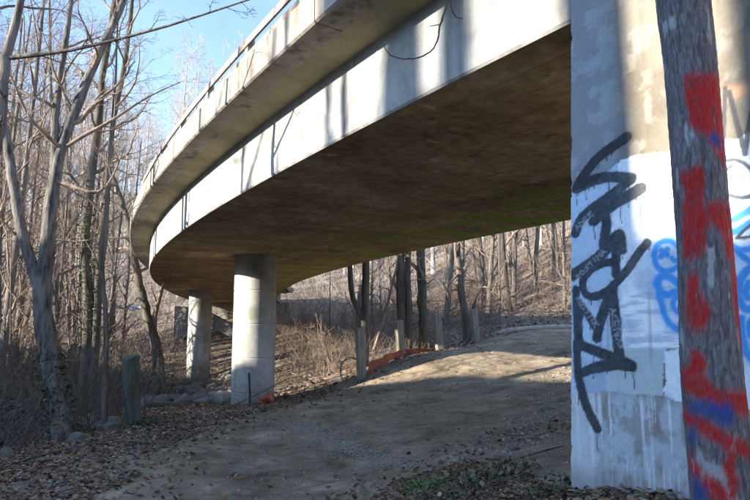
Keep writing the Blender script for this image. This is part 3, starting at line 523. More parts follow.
# body of the abutment behind the face: battered left end, long side wall, breast wall under the girder end
dep = np.array([-AN[0], -AN[1]])
def wp(a, d, z): q = A0+AD*a+dep*d; return (q[0], q[1], z)
ring = []
zz = [.1, .63, 2.03, 3.33]
V = []
for z in zz:
    al_ = float(aleft(z)); V += [wp(al_+.022, .006, z), wp(6.5, .006, z), wp(6.5, 5.3, z), wp(al_+.022, 5.3, z)]
F = [[i*4+j, i*4+(j+1) % 4, i*4+4+(j+1) % 4, i*4+4+j] for i in range(3) for j in range(4)]+[[12, 13, 14, 15]]
link('wall_body', mesh_np('wall_body', np.array(V), np.array(F), False), M['curb'], abut)
V, F = merge([boxes([]) if False else (np.array([wp(.10, .006, 3.33), wp(6.5, .006, 3.33), wp(6.5, .5, 3.33), wp(.10, .5, 3.33), wp(.10, .006, 4.055), wp(6.5, .006, 4.055), wp(6.5, .5, 4.055), wp(.10, .5, 4.055)]), np.array([[0,1,5,4],[1,2,6,5],[2,3,7,6],[3,0,4,7],[4,5,6,7]]))])
link('cheek_wall', mesh_np('cheek_wall', V, F, False), M['curb'], abut)
# ------------------------------------------------------------------ trees
LV = {0: (30, 14), 1: (10, 6), 2: (7, 4), 3: (6, 3), 4: (4, 3)}
class Tree:
    def __init__(s, seed): s.r = np.random.default_rng(seed); s.B = {k: [] for k in LV}
    def add(s, pts, rad, lv):
        n = LV[lv][0]; q = resample(np.c_[pts, rad], n) if len(pts) != n else np.c_[pts, rad]
        s.B[lv].append(q); return q
    def limb(s, p, d, L, r0, lv, up=.12, wob=.22):
        r = s.r; n = LV[lv][0]; d = d/np.linalg.norm(d); P = [np.array(p, float)]; st = L/(n-1)
        nz = r.normal(0, wob, (n, 3))
        for i in range(n-1):
            d = d+nz[i]+np.array([0, 0, up]); d = d/np.linalg.norm(d); P.append(P[-1]+d*st)
        rad = r0*(1-.82*np.linspace(0, 1, n)**.9); return s.add(np.array(P), rad, lv)
    def sprout(s, q, lv, cnt, t0=.25, t1=1., lf=.5, ang=(30, 62), rmin=.0028, maxlv=4, dens=1., up=.12, rf=.6):
        """children along the limb q"""
        r = s.r; P = q[:, :3]; rad = q[:, 3]; n = len(P); L = np.linalg.norm(np.diff(P, axis=0), axis=1).sum()
        if lv > maxlv: return
        for k in range(cnt):
            t = t0+(t1-t0)*(k+r.random())/cnt; f = t*(n-1); i = min(int(f), n-2); f -= i
            p = P[i]*(1-f)+P[i+1]*f; rr = rad[i]*(1-f)+rad[i+1]*f; tg = P[i+1]-P[i]; tg = tg/np.linalg.norm(tg)
            v = r.normal(size=3); v -= tg*(v@tg); v /= np.linalg.norm(v); a = R(r.uniform(*ang))
            d = tg*math.cos(a)+v*math.sin(a)
            l = L*lf*r.uniform(.55, 1.15)*(1-.45*t); r0 = max(rr*rf*r.uniform(.7, 1), rmin)
            c = s.limb(p, d, l, r0, lv, up)
            nx = {1: 6, 2: 5, 3: 4}.get(lv, 0)
            if nx: s.sprout(c, lv+1, max(2, int(nx*dens*r.uniform(.7, 1.3))), .2, 1., .55, (25, 58), rmin, maxlv, dens, up)
    def meshes(s, nm):
        tr = [tubes(np.array([q[:, :3] for q in s.B[0]]), np.array([q[:, 3] for q in s.B[0]]), LV[0][1], .055)]
        br = [tubes(np.array([q[:, :3] for q in s.B[k]]), np.array([q[:, 3] for q in s.B[k]]), LV[k][1]) for k in (1, 2, 3, 4) if s.B[k]]
        V, F = merge(tr); me1 = mesh_np(nm+'_trunk', V, F)
        V, F = merge(br); return me1, mesh_np(nm+'_crown', V, F)
def trunkline(t, H, r0, lean=.06, taper=.8):
    n = LV[0][0]; h = np.linspace(0, 1, n); off = np.cumsum(t.r.normal(0, .007*H/n*2, (n, 2)), 0); off -= off[0]
    ln = t.r.normal(0, lean, 2)
    P = np.c_[off[:, 0]+ln[0]*H*h, off[:, 1]+ln[1]*H*h, H*h-.4]
    rad = r0*(1-taper*h); rad[0] *= 1.5; rad[1] *= 1.22; rad[2] *= 1.08
    return t.add(P, rad, 0)
def forest_proto(seed, H, r0, dens, c0=.35, fine=4, rmin=.005):
    t = Tree(seed); q = trunkline(t, H, r0)
    t.sprout(q, 1, int(13*dens), c0, 1., .36, (28, 60), rmin, fine, dens)
    t.sprout(q, 2, 16, .06, c0+.1, .13, (35, 80), rmin, 4, .8)
    return t.meshes('forest_tree')
def plant(name, meshes, mats, loc, rz, s, label, cat='tree', group=None):
    e = empty(name, loc, label, cat, group); e.rotation_euler = (0, 0, rz); e.scale = (s, s, s)
    for nm, me, mt in zip(('trunk', 'crown'), meshes, mats):
        o = bpy.data.objects.new(nm, me); col.objects.link(o); o.parent = e
        if not me.materials: me.materials.append(mt)
    return e
def key_tree(name, key, seed, label, mats, spec, wob=.25, cat='tree'):
    """a tree built on hand-placed stems; spec per stem: (level, number of limbs, first fraction, length factor)"""
    t = Tree(seed); stems = STEMS[key]
    off = None
    for i, (st, sp) in enumerate(zip(stems, spec)):
        st = np.array(st, float); lv, cnt, t0, lf = sp
        q = smoothpoly(st, LV[0][0] if lv == 0 else LV[lv][0]) if lv < 2 else resample(st, LV[lv][0])
        if i == 0:
            gz = hz(st[0, 0], st[0, 1]); q[0, 2] = min(q[0, 2], gz-.15)
            base = q[0, :3].copy(); base[2] = gz; q[0, 3] *= 1.2
        fr = np.linspace(0, 1, len(q)); q[:, 1] += (wob*np.sin(fr*3+seed)*fr)*(1 if i else 1)
        if i and off is not None:                         # keep forks joined to the first stem
            j = np.argmin(np.linalg.norm(off[:, [0, 2]]-q[0, [0, 2]], axis=1)); q[:, 1] += off[j, 1]-q[0, 1]
        q[:, :3] += np.r_[[[0, 0, 0]], t.r.normal(0, .10, (len(q)-1, 3))]*q[:, 3:4]
        t.B[lv].append(q)
        if i == 0: off = q
        if cnt: t.sprout(q, lv+1 if lv else 1, cnt, t0, 1., lf, (28, 65), .0026*max(1, st[0, 1]/9), 4, 1., .06)
    me1, me2 = t.meshes(key)
    e = empty(name, base, label, cat)
    for nm, me, mt in (('trunk', me1, mats[0]), ('crown', me2, mats[1])):
        link(nm, me, mt, e)
    return e
G_, P_l, D_, T_w = M['bark_grey'], M['bark_pale'], M['bark_dark'], M['twig']
key_tree('forked_tree', 'fork', 3, 'slender grey tree at left edge with one long bare limb reaching right', (G_, G_), [(0, 2, .7, .12), (1, 8, .2, .3), (1, 9, .1, .16)])
key_tree('broken_tree', 'broken', 5, 'large forked tree at left with a broad limb leaning right over the creek', (P_l, T_w), [(0, 16, .45, .2), (0, 12, .3, .3), (0, 11, .15, .3), (1, 8, .2, .4), (1, 6, .4, .4)])
key_tree('slim_tree', 'slim', 6, 'double stemmed slim tree right of the big leaning trunk', (D_, T_w), [(0, 10, .35, .25), (0, 8, .35, .25)])
key_tree('leaning_tree', 'lean', 7, 'crooked dead tree leaning left beside the far end of the bridge', (D_, T_w), [(0, 7, .4, .35), (1, 5, .3, .4)])
key_tree('sapling', 'pole', 8, 'thin wavy sapling rising between the left trees and the timber post', (G_, T_w), [(0, 9, .3, .2)])
key_tree('twin_tree', 'twin', 9, 'forked tree just behind the leftmost post of the path', (G_, T_w), [(0, 8, .3, .25), (0, 6, .3, .25)])
key_tree('clump_tree', 'clump', 10, 'clump of dark stems behind the second post from the left', (D_, T_w), [(0, 7, .2, .2), (0, 7, .2, .2), (1, 6, .2, .3)])
key_tree('dark_tree', 'dark', 12, 'straight dark mossy trunk between the second and third posts', (D_, T_w), [(0, 10, .15, .2)])
key_tree('tilted_tree', 'tilt', 13, 'dark trunk tilted left beside the rightmost post', (D_, T_w), [(0, 8, .2, .18)])
key_tree('straight_tree', 'straight', 14, 'tall straight grey trunk right of the rightmost post', (D_, T_w), [(0, 9, .2, .18)])
key_tree('thin_tree', 'thin', 15, 'pair of thin grey stems on the slope left of the graffiti wall', (G_, T_w), [(0, 7, .2, .16), (0, 7, .2, .16)])

protos = [forest_proto(100, 15, .13, 1.0), forest_proto(101, 17, .16, 1.1, .42), forest_proto(102, 12, .085, 1.0, .25), forest_proto(103, 9, .055, .9, .2), forest_proto(104, 16, .11, 1.0, .5)]
shade = Tree(105); trunkline(shade, 15, .17, .0, .55); shade.sprout(shade.B[0][0], 1, 7, .6, 1., .3, (30, 60), .005, 4, .8); shade = shade.meshes('shade')
protos_far = [forest_proto(110, 16, .15, 1.2, .3, 4, .010), forest_proto(111, 13, .10, 1.2, .18, 4, .010), forest_proto(112, 18, .17, 1.2, .4, 4, .010)]
def clear(x, y):
    if y < 15 and x > -11: return False
    if -13 < x < -2 and 28 < y < 48: return False
    return dpoly(np.array([x]), np.array([y]), [tuple(q) for q in OUT])[0] > 2.5
tr_ = np.random.default_rng(77)
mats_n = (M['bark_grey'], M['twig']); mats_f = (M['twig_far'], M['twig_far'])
def scatter(n, xr, yr, pr, mats, name, label, group, smin=.8, smax=1.15, fov=None, mind=1.3):
    pts = []; tries = 0
    while len(pts) < n and tries < n*60:
        tries += 1
        x = tr_.uniform(*xr); y = tr_.uniform(*yr)
        if not clear(x, y): continue
        if fov and not (fov[0] < x/y < fov[1]): continue
        if any((x-a)**2+(y-b)**2 < mind*mind for a, b in pts): continue
        pts.append((x, y))
    for x, y in pts:
        plant(name, pr[tr_.integers(len(pr))], mats, (x, y, hz(x, y)), tr_.uniform(0, 6.28), tr_.uniform(smin, smax), label, 'tree', group)
scatter(62, (-26, -8.0), (13, 32), protos, mats_n, 'creek_tree', 'bare slender tree in the thicket along the creek left of the bridge', 'trees along the creek', .5, 1.05, (-.72, -.36), 1.0)
scatter(38, (-3, 26), (22, 38), protos, mats_n, 'slope_tree', 'bare tree on the slope seen under the bridge behind the posts', 'trees on the near slope', .55, 1.05, (-.17, .5), 1.2)
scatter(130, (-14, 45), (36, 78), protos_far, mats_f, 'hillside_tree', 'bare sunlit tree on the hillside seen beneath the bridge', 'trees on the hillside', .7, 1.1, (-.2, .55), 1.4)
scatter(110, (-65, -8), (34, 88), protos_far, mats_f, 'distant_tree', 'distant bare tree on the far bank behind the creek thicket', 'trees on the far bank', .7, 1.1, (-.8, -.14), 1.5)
# trees on the rise to the left, out of view: their trunks and branches throw the dappled shade
for t, u, k, s in ((-9.0, 1.36, 9, .85), (-10.5, 1.52, 9, .8), (-9.6, 2.16, 9, 1.0), (-11, 2.36, 9, 1.1), (-24, 3.4, 9, 1.2), (-26, 3.85, 9, 1.25), (-23, 4.3, 0, 1.0), (-10.5, 4.9, 2, 1.0), (-9, 6.4, 3, 1.0), (-12, 7.6, 4, .9), (-17, 5.6, 2, .95), (-9, 12.2, 3, 1.0), (-8.5, 14.9, 3, 1.1), (-11.5, 15.5, 2, .9), (-21, 15.5, 0, .8), (-19, 19, 4, .8), (-22, 24, 1, .8), (-21, .5, 1, .8), (-13, 16.5, 3, 1)):
    x = .916*t-.40*u; y = .40*t+.916*u
    plant('bank_tree', shade if k == 9 else protos[k], mats_n, (x, y, hz(x, y)), tr_.uniform(0, 6.28), s, 'bare tree on the rise left of the view whose shadow falls on the bridge', 'tree', 'trees on the rise to the left')

# painted tree at the right
pt = empty('painted_tree', (TRUNK[0][0], TRUNK[0][1], hz(TRUNK[0][0], TRUNK[0][1])), 'straight grey trunk with red and blue paint in front of the graffiti wall', 'tree')
tq = np.array(TRUNK, float); zs = np.r_[np.arange(.62, 3.5, .006), np.linspace(3.5, 4.7, 30)]; k = 190
cxz = np.interp(zs, tq[:, 2], tq[:, 0]); rr = .96*np.interp(zs, tq[:, 2], tq[:, 3])
for _ in range(40): rr[1:-1] = .25*rr[:-2]+.5*rr[1:-1]+.25*rr[2:]
rr += .02*sstep(1.0, .7, zs)
a = np.arange(k)/k*2*math.pi; TH, ZT = np.meshgrid(a, zs)
fur = fbm(TH*22+.8*fbm(TH*3, ZT*8, 51), ZT*48, 52, 3); ridge = fbm(TH*17+2.2*fbm(TH*5, ZT*14, 54), ZT*17, 53, 3)
rad = rr[:, None]*(1+.05*(fur-.5)+.06*(ridge-.5)+.05*np.exp(-((ZT-2.13)/.035)**2)*np.exp(-((np.cos(TH-4.2)-1)/.4)**2))
X = cxz[:, None]+rad*np.cos(TH); Y = 2.05+rad*np.sin(TH)
cv = np.array([-1.17, -2.05]); cv /= np.linalg.norm(cv); rv = np.array([-cv[1], cv[0]])       # towards the camera, to its right
fr = (np.cos(TH)*rv[0]+np.sin(TH)*rv[1]); front = (np.cos(TH)*cv[0]+np.sin(TH)*cv[1]) > -.12
C = np.zeros(TH.shape+(3,)); C[:] = (.15, .132, .138)
C = lerp(C, (.21, .195, .205), sstep(.5, .7, fur)); C = lerp(C, (.065, .052, .055), sstep(.44, .35, ridge)*.6)
C = lerp(C, (.40, .42, .42), sstep(.66, .74, fbm(TH*3, ZT*7, 57))*.7)
knot = np.exp(-((ZT-2.13)/.05)**2)*np.exp(-((fr+.05)/.5)**2)*front; C = lerp(C, (.07, .055, .05), knot*sstep(.4, .6, fbm(TH*6, ZT*40, 58)))
cls = np.zeros(TH.shape, int); pid = 0; names = ['trunk']
for kk, (nm, cc) in enumerate((('red', (.44, .022, .018)), ('blue', (.03, .07, .23)))):
    for pl in TRUNK_PAINT[nm]:
        jx = .14*(fbm(fr*5, ZT*22, 61)-.5); jz = .03*(fbm(fr*5, ZT*22, 62)-.5)
        soft = np.mean([inpoly(fr+jx+sx_, ZT+jz+sz_, pl) for sx_, sz_ in ((-.04, 0), (.04, 0), (0, .010), (0, -.010), (-.08, .008), (.08, -.008), (.03, .020), (-.03, -.020))], axis=0)*front; msk = soft > .5
        al = soft*np.clip(.98-.55*sstep(.40, .31, ridge)-.3*sstep(.40, .29, fur), .1, 1)
        pid += 1; names.append(nm+'_paint'); C = lerp(C, cc, al); cls[msk] = pid
V = np.stack([X, Y, ZT], -1).reshape(-1, 3)
i = np.arange(len(zs)-1)[:, None]*k; j = np.arange(k)[None]; F = np.stack([i+j, i+(j+1) % k, i+k+(j+1) % k, i+k+j], -1).reshape(-1, 4)
fc = cls.ravel()[F].max(1)
tk = None
for kk, nm in enumerate(names):
    Fk = F[fc == kk]
    if not len(Fk): continue
    Fk = Fk; used = np.unique(Fk); mp = np.full(len(V), -1); mp[used] = np.arange(len(used))
    link(nm, mesh_np(nm, V[used], mp[Fk], True, cols=C.reshape(-1, 3)[used]), M['paintbark'], pt if tk is None else tk)
    if tk is None: tk = [o for o in pt.children][0]
t = Tree(21)
up = np.c_[np.interp(np.linspace(4.65, 11, 30), tq[:, 2], tq[:, 0])+.03*np.sin(np.arange(30)*.5), 2.05+.01*np.arange(30), np.linspace(4.65, 11, 30), np.linspace(.062, .012, 30)]
t.B[0].append(up)
t.sprout(up, 1, 10, .15, 1., .3, (30, 60), .0026, 4)
main = np.array([(1.16, 2.05, 3.55, .02), (1.0, 2.2, 3.72, .017), (.8, 2.42, 3.72, .014), (.62, 2.55, 3.62, .011), (.46, 2.6, 3.48, .009)])
t.B[1].append(smoothpoly(np.vstack([main]), 10))
for tw in [w_ for i_, w_ in enumerate(TWIGS) if i_ != 1]:
    q = np.array(tw, float)
    q = resample(q, 40)
    for _ in range(6 if len(tw) > 3 else 0): q[1:-1] = .25*q[:-2]+.5*q[1:-1]+.25*q[2:]
    V, F = tubes([q[:, :3]+np.r_[[[0, 0, 0]], (.0015 if len(tw) > 8 else .0002)*np.random.default_rng(3).normal(size=(39, 3))]], [q[:, 3]*.85], 6)
    link('twig', mesh_np('twig', V, F), M['bark_dark'], pt)
side = np.array([(1.1, 2.0, 3.0, .012), (.95, 2.1, 3.12, .009), (.8, 2.2, 3.16, .006), (.66, 2.25, 3.12, .003)])
V, F = t.meshes('painted')
link('upper_trunk', V, M['bark_grey'], pt); link('crown', F, M['twig'], pt)
# ------------------------------------------------------------------ posts, fence, log, stakes
def post(x, y, wd, h, lean, rz, label, group='timber posts'):
    z = hz(x, y); V, F = boxes([(0, 0, h/2-.15, wd, wd, h+.3, 0)]); me = mesh_np('post', V, F, False)
    import bmesh
    bm = bmesh.new(); bm.from_mesh(me); bmesh.ops.subdivide_edges(bm, edges=[e for e in bm.edges if abs(e.verts[0].co.z-e.verts[1].co.z) > .5], cuts=5)
    for v in bm.verts: v.co += Vector(np.random.default_rng(int(abs(v.co.z*1000+v.co.x*77+x*10))).normal(0, .004, 3))
    top = max(v.co.z for v in bm.verts)
    for v in bm.verts:
        if v.co.z > top-.03: v.co.z += v.co.x*.25
    bmesh.ops.bevel(bm, geom=bm.edges[:], offset=.008, segments=1, affect='EDGES'); bm.to_mesh(me); bm.free()
    o = link('timber_post', me, M['mossy'] if group is None else M['timber']); o.location = (x, y, z); o.rotation_euler = (lean[0], lean[1], rz)
    return tag(o, label, 'post', group)
post(-.34, 15.2, .19, 1.28, (0, R(-3)), .5, 'leftmost weathered timber post in the row behind the path, beside orange netting')
post(.74, 16.8, .20, 1.02, (0, R(-4)), .4, 'second weathered timber post from the left in the row behind the path')
post(1.98, 18.0, .20, 1.14, (0, R(-5)), .3, 'third weathered timber post from the left in the row behind the path')
post(3.3, 19.2, .20, 1.08, (0, R(-5)), .35, 'rightmost weathered timber post with a vine stub on its top')
post(-4.02, 10.0, .21, 1.15, (R(2), R(-6)), .75, 'leaning grey timber post alone among the leaves at left', None)
# vine stub on the rightmost post
q = np.array([(3.19, 19.15, hz(3.3, 19.2)+1.0), (3.21, 19.12, hz(3.3, 19.2)+1.25), (3.5, 19.1, hz(3.3, 19.2)+1.75), (3.9, 19.1, hz(3.3, 19.2)+2.4)])
V, F = tubes([smoothpoly(q, 9)], [np.r_[.05, .06, .025, np.linspace(.018, .010, 6)]], 6)
tag(link('dead_vine', mesh_np('dead_vine', V, F), M['bark_dark']), 'dead vine stem sprouting from the top of the rightmost post', 'vine')
# orange netting between the first and third posts: a woven strip of strands
fe = empty('orange_netting', (.5, 16.1, hz(.5, 16.1)), 'low sagging strip of orange plastic netting along the path edge', 'netting')
line = resample(np.array([(-.22, 15.25), (.1, 15.75), (.6, 16.5), (1.2, 17.15), (1.85, 17.8)]), 60)
gz = hgt(line[:, 0], line[:, 1]); hgtf = np.interp(np.linspace(0, 1, 60), [0, .3, .6, 1], [.27, .23, .15, .05])
rows = []
for f in np.linspace(0, 1, 11):
    p = np.c_[line[:, 0]+.05*np.sin(np.arange(60)*.5+f*2), line[:, 1]+.03*np.sin(np.arange(60)*.33), gz+.02+hgtf*f]; rows.append(p)
V, F = tubes(np.array(rows), np.full((11, 60), .011), 3); tag(link('strand', mesh_np('strand', V, F), M['orange'], fe), kind='stuff')
cr = np.array([[r_[i] for r_ in rows] for i in range(60)]); V, F = tubes(cr, np.full((60, 11), .009), 3); tag(link('cross_strand', mesh_np('cross_strand', V, F), M['orange'], fe), kind='stuff')
# scrap of the netting and a dark stake at the near column
sx, sy = -2.45, 13.42; z0 = hz(sx, sy)
xs = np.linspace(-.17, .17, 12); zs = np.linspace(0, .2, 8); Xg, Zg = np.meshgrid(xs, zs)
Vg = np.stack([sx+Xg, sy+.05*np.sin(Xg*30)+.04*np.cos(Zg*25+Xg*9), z0+.0+Zg*(1+.3*np.sin(Xg*17))], -1).reshape(-1, 3); i = np.arange(7)[:, None]*12+np.arange(11)[None]
Fg = np.stack([i, i+1, i+13, i+12], -1).reshape(-1, 4)
me = mesh_np('orange_scrap', Vg, Fg); o = tag(link('orange_scrap', me, M['orange']), 'crumpled scrap of orange plastic at the foot of the near column', 'netting'); md = o.modifiers.new('thick', 'SOLIDIFY'); md.thickness = .006
sx, sy = -2.78, 13.3; z0 = hz(sx, sy)
V, F = tubes([np.array([(sx, sy, z0-.2), (sx-.01, sy, z0+.25), (sx-.04, sy, z0+.7)])], [[.024, .024, .022]], 5)
tag(link('stake', mesh_np('stake', V, F), M['stake']), 'thin dark stake standing in front of the near column', 'stake')
# looped vine left of the first post
a = np.linspace(0, 2*math.pi*.93, 22); cx_, cy_ = -.62, 15.15; z0 = hz(cx_, cy_)
V, F = tubes([np.c_[cx_+.27*np.cos(a-1.2), cy_+.12*np.sin(a*.5), z0+.26+.34*np.sin(a-1.2)]], [np.full(22, .018)], 5)
tag(link('looped_vine', mesh_np('looped_vine', V, F), M['twig']), 'bare vine bent into a loop left of the leftmost post', 'vine')
# pale log along the crest of the path
q = np.array([(4.0, 19.6, hz(4.0, 19.6)+.06), (4.9, 19.4, hz(4.9, 19.4)+.07), (6.0, 19.0, hz(6, 19)+.06), (7.2, 18.6, hz(7.2, 18.6)+.06)])
V, F = tubes([smoothpoly(q, 14)], [np.r_[.02, np.linspace(.10, .08, 12), .02]*(1+.05*np.sin(np.arange(14)*1.1))], 9)
tag(link('log', mesh_np('log', V, F), M['deadwood']), 'pale fallen log lying along the crest of the path', 'log')
# blue sheet strips far off between the left trunks
for x0, x1, y, z, lab in ((-17.6, -16.2, 36, 3.3, 'left piece of a blue sheet glimpsed far off between the left trunks'), (-14.6, -12.9, 33, 3.1, 'right piece of a blue sheet glimpsed far off between the left trunks')):
    xs = np.linspace(x0, x1, 24); zs = np.linspace(0, .2, 6); Xg, Zg = np.meshgrid(xs, zs); z0 = max(hz((x0+x1)/2, y)+.2, z-.3)
    Vg = np.stack([Xg, y+.08*np.sin(Xg*7+Zg*5), z0+Zg-.08*np.sin((Xg-x0)/(x1-x0)*3.14)], -1).reshape(-1, 3); i = np.arange(5)[:, None]*24+np.arange(23)[None]
    o = link('blue_sheet', mesh_np('blue_sheet', Vg, np.stack([i, i+1, i+25, i+24], -1).reshape(-1, 4)), M['blue']); tag(o, lab, 'sheet'); md = o.modifiers.new('thick', 'SOLIDIFY'); md.thickness = .01

# ------------------------------------------------------------------ stones
sr = np.random.default_rng(31)
def rock_mesh(seed):
    import bmesh
    bm = bmesh.new(); bmesh.ops.create_icosphere(bm, subdivisions=2, radius=1); r = np.random.default_rng(seed)
    pl = [(r.normal(size=3), r.uniform(.5, .8)) for _ in range(14)]
    for v in bm.verts:
        p = np.array(v.co)
        for n_, d_ in pl:
            n_ = n_/np.linalg.norm(n_); e = p@n_-d_
            if e > 0: p = p-n_*e
        p += r.normal(0, .02, 3); v.co = p
    me = bpy.data.meshes.new('stone'); bm.to_mesh(me); bm.free()
    tone = r.uniform(.75, 1.15); a = me.color_attributes.new('col', 'FLOAT_COLOR', 'POINT')
    c = np.ones((len(me.vertices), 4), dtype=np.float32); c[:, :3] = np.array([.21, .195, .175])*tone; a.data.foreach_set('color', c.ravel()); me.materials.append(M['stone']); return me
RK = [rock_mesh(i) for i in range(10)]
def rock(x, y, s, label, group, sink=.25):
    o = bpy.data.objects.new('stone', RK[sr.integers(10)]); col.objects.link(o); sx, sy, sz = s*sr.uniform(.8, 1.3), s*sr.uniform(.7, 1.1), s*sr.uniform(.45, .8)
    o.scale = (sx, sy, sz); o.rotation_euler = (sr.uniform(-.3, .3), sr.uniform(-.3, .3), sr.uniform(0, 6.28)); o.location = (x, y, hz(x, y)+sz*(1-sink)-sz*.5); tag(o, label, 'stone', group)
placed = []
while len(placed) < 130:
    y = sr.uniform(14.5, 25.5); x = sr.uniform(-.41, -.215)*y
    if any((x-a)**2+(y-b)**2 < .12 for a, b in placed): continue
    if (x+2.87)**2+(y-14)**2 < 1.2 or (x+7.75)**2+(y-26)**2 < 1: continue
    placed.append((x, y)); rock(x, y, .12+.28*sr.random()**2, 'grey stone in the rubble on the creek bank below the far column', 'stones on the creek bank')
rock(-7.55, 19.9, .4, 'large pale block at the foot of the crooked leaning tree', None)
for i in range(26):
    y = sr.uniform(8, 14); x = sr.uniform(-.62, -.42)*y
    rock(x, y, sr.uniform(.12, .3), 'dark stone in the shaded creek bed behind the left trees', 'stones in the creek bed')
for x, y, s in ((1.45, 6.3, .07), (1.75, 6.9, .08), (1.2, 5.9, .06), (2.05, 7.6, .12), (2.4, 8.2, .11), (1.0, 6.4, .08), (2.6, 9.0, .12), (3.0, 9.6, .13), (2.2, 6.6, .1)):
    rock(x, y, s, 'small stone in the dirt bank between the path and the graffiti wall', 'stones on the dirt bank')
# gravel: pale crushed stone in a washed-out line across the path, and scattered grit
def chips(n, fx, size):
    base = np.array([[1,0,-.3],[-.5,.87,-.3],[-.5,-.87,-.3],[0,0,.9],[.3,.2,-.8]]); f = np.array([[0,1,3],[1,2,3],[2,0,3],[1,0,4],[2,1,4],[0,2,4]])
    x, y = fx(n); s = size[0]+(size[1]-size[0])*sr.random(n)**2; a = sr.uniform(0, 6.28, n); ca, sa = np.cos(a), np.sin(a)
    B = base[None]*sr.uniform(.6, 1.3, (n, 5, 1)); Vx = (B[..., 0]*ca[:, None]-B[..., 1]*sa[:, None])*s[:, None]; Vy = (B[..., 0]*sa[:, None]+B[..., 1]*ca[:, None])*s[:, None]
    z = pathz(x, y)[0]; z = np.maximum(z, hgt(x, y)); V = np.stack([x[:, None]+Vx, y[:, None]+Vy, z[:, None]+s[:, None]*.15+B[..., 2]*s[:, None]*.7], -1).reshape(-1, 3)
    F = (np.arange(n)[:, None, None]*5+f[None]).reshape(-1, 3); tone = sr.uniform(.7, 1.25, n)
    return V, F, np.repeat(np.array([[.31, .275, .23]])*tone[:, None], 5, 0)
def f_line(n):
    L = np.array([(-1.35, 10.0), (-.75, 8.9), (-.3, 8.0), (.1, 7.2), (.42, 6.5)]); q = resample(L, 400)[sr.integers(0, 400, n)]
    return q[:, 0]+sr.normal(0, .10, n)*sr.choice([.6, 1, 2.5], n), q[:, 1]+sr.normal(0, .13, n)
def f_wide(n):
    y = sr.uniform(4.5, 18, n); x = sr.uniform(-.25, .42, n)*y+.0; return x, y
def f_bank(n):
    L = np.array([(.9, 6.2), (1.8, 7.2), (2.8, 9), (4.2, 12.5), (5.5, 14)]); q = resample(L, 400)[sr.integers(0, 400, n)]; return q[:, 0]+sr.normal(0, .3, n), q[:, 1]+sr.normal(0, .35, n)
P3 = [chips(5000, f_line, (.005, .024)), chips(7000, f_wide, (.004, .022)), chips(1500, f_bank, (.008, .045))]
o_ = 0; Vs, Fs, Cs = [], [], []
for V, F, C in P3: Vs.append(V); Fs.append(F+o_); Cs.append(C); o_ += len(V)
tag(link('gravel', mesh_np('gravel', np.vstack(Vs), np.vstack(Fs), False, cols=np.vstack(Cs)), M['stone']), 'pale crushed stone scattered over the path and washed into a line', 'gravel', kind='stuff')

# ------------------------------------------------------------------ fallen leaves
lr = np.random.default_rng(41)
def leaves(x, y, size, pal, lift=.01, curl=.5, tilt=.45, z=None):
    n = len(x); prof = np.array([(0, -1, 0), (.42, -.45, .10), (.5, .15, .14), (0, 1, .0), (-.5, .15, .14), (-.42, -.45, .10), (0, -.1, -.06)])
    f = np.array([[0, 1, 6], [1, 2, 6], [2, 3, 6], [3, 4, 6], [4, 5, 6], [5, 0, 6]])
    B = np.repeat(prof[None], n, 0); B[..., 2] *= lr.uniform(-1.2, 1.8, n)[:, None]*curl*2; B[..., 0] *= lr.uniform(.7, 1.5, n)[:, None]
    B += lr.normal(0, .07, B.shape); B *= size[:, None, None]
    a = lr.uniform(0, 6.28, n); p = lr.normal(0, tilt, n); q = lr.normal(0, tilt, n)
    y1 = B[..., 1]*np.cos(p)[:, None]-B[..., 2]*np.sin(p)[:, None]; z1 = B[..., 1]*np.sin(p)[:, None]+B[..., 2]*np.cos(p)[:, None]
    x2 = B[..., 0]*np.cos(q)[:, None]+z1*np.sin(q)[:, None]; z2 = -B[..., 0]*np.sin(q)[:, None]+z1*np.cos(q)[:, None]
    X = x2*np.cos(a)[:, None]-y1*np.sin(a)[:, None]; Y = x2*np.sin(a)[:, None]+y1*np.cos(a)[:, None]
    if z is None: z = np.maximum(hgt(x, y), pathz(x, y)[0])
    dw = (x-1.07)*AN[0]+(y-3.07)*AN[1]; heap = np.where((dw > 0) & (dw < .3) & (x > .8) & (x < 2.5), (.3-dw)*.12*lr.random(n), 0)
    zz = z2+z[:, None]+heap[:, None]+lift+np.abs(size[:, None])*.15
    pal = np.array(pal); c = pal[lr.integers(0, len(pal), n)]*lr.uniform(.6, 1.25, n)[:, None]
    return np.stack([x[:, None]+X, y[:, None]+Y, zz], -1).reshape(-1, 3), (np.arange(n)[:, None, None]*7+f[None]).reshape(-1, 3), np.repeat(c, 7, 0)
PAL = [(.19, .115, .065), (.26, .165, .095), (.14, .085, .05), (.31, .22, .14), (.25, .20, .15), (.36, .30, .24), (.10, .065, .045), (.27, .115, .05), (.16, .10, .06)]
def spread(n, xr, yr, test):
    X, Y = [], []; c = 0
    while c < n:
        x = lr.uniform(*xr, n*2); y = lr.uniform(*yr, n*2); k = test(x, y); X.append(x[k]); Y.append(y[k]); c += k.sum()
        if k.sum() == 0: break
    return np.concatenate(X)[:n], np.concatenate(Y)[:n]
sset = lambda x, y: pathz(x, y)[1]
GR = []
x, y = spread(30000, (-8.5, -1), (4.2, 16), lambda x, y: (sset(x, y) < .15) & (lr.random(len(x)) < np.clip(1.25-(y-4)/16, .2, 1)) & (x/y > -.8) & (fbm(x*.8, y*.8, 71)+.25*lr.random(len(x)) > .42)); GR.append(leaves(x, y, lr.uniform(.012, .040, len(x)), PAL, .006, .7, .3))
x, y = spread(14000, (-.2, 3.0), (2.2, 7.6), lambda x, y: (sset(x, y) < .12) & ((x-1.07)*AN[0]+(y-3.07)*AN[1] > -.0) | (sset(x, y) < .05) & (y > 3.3) & (x < 1.0)); GR.append(leaves(x, y, lr.uniform(.009, .028, len(x)), PAL, .006, .8, .28))
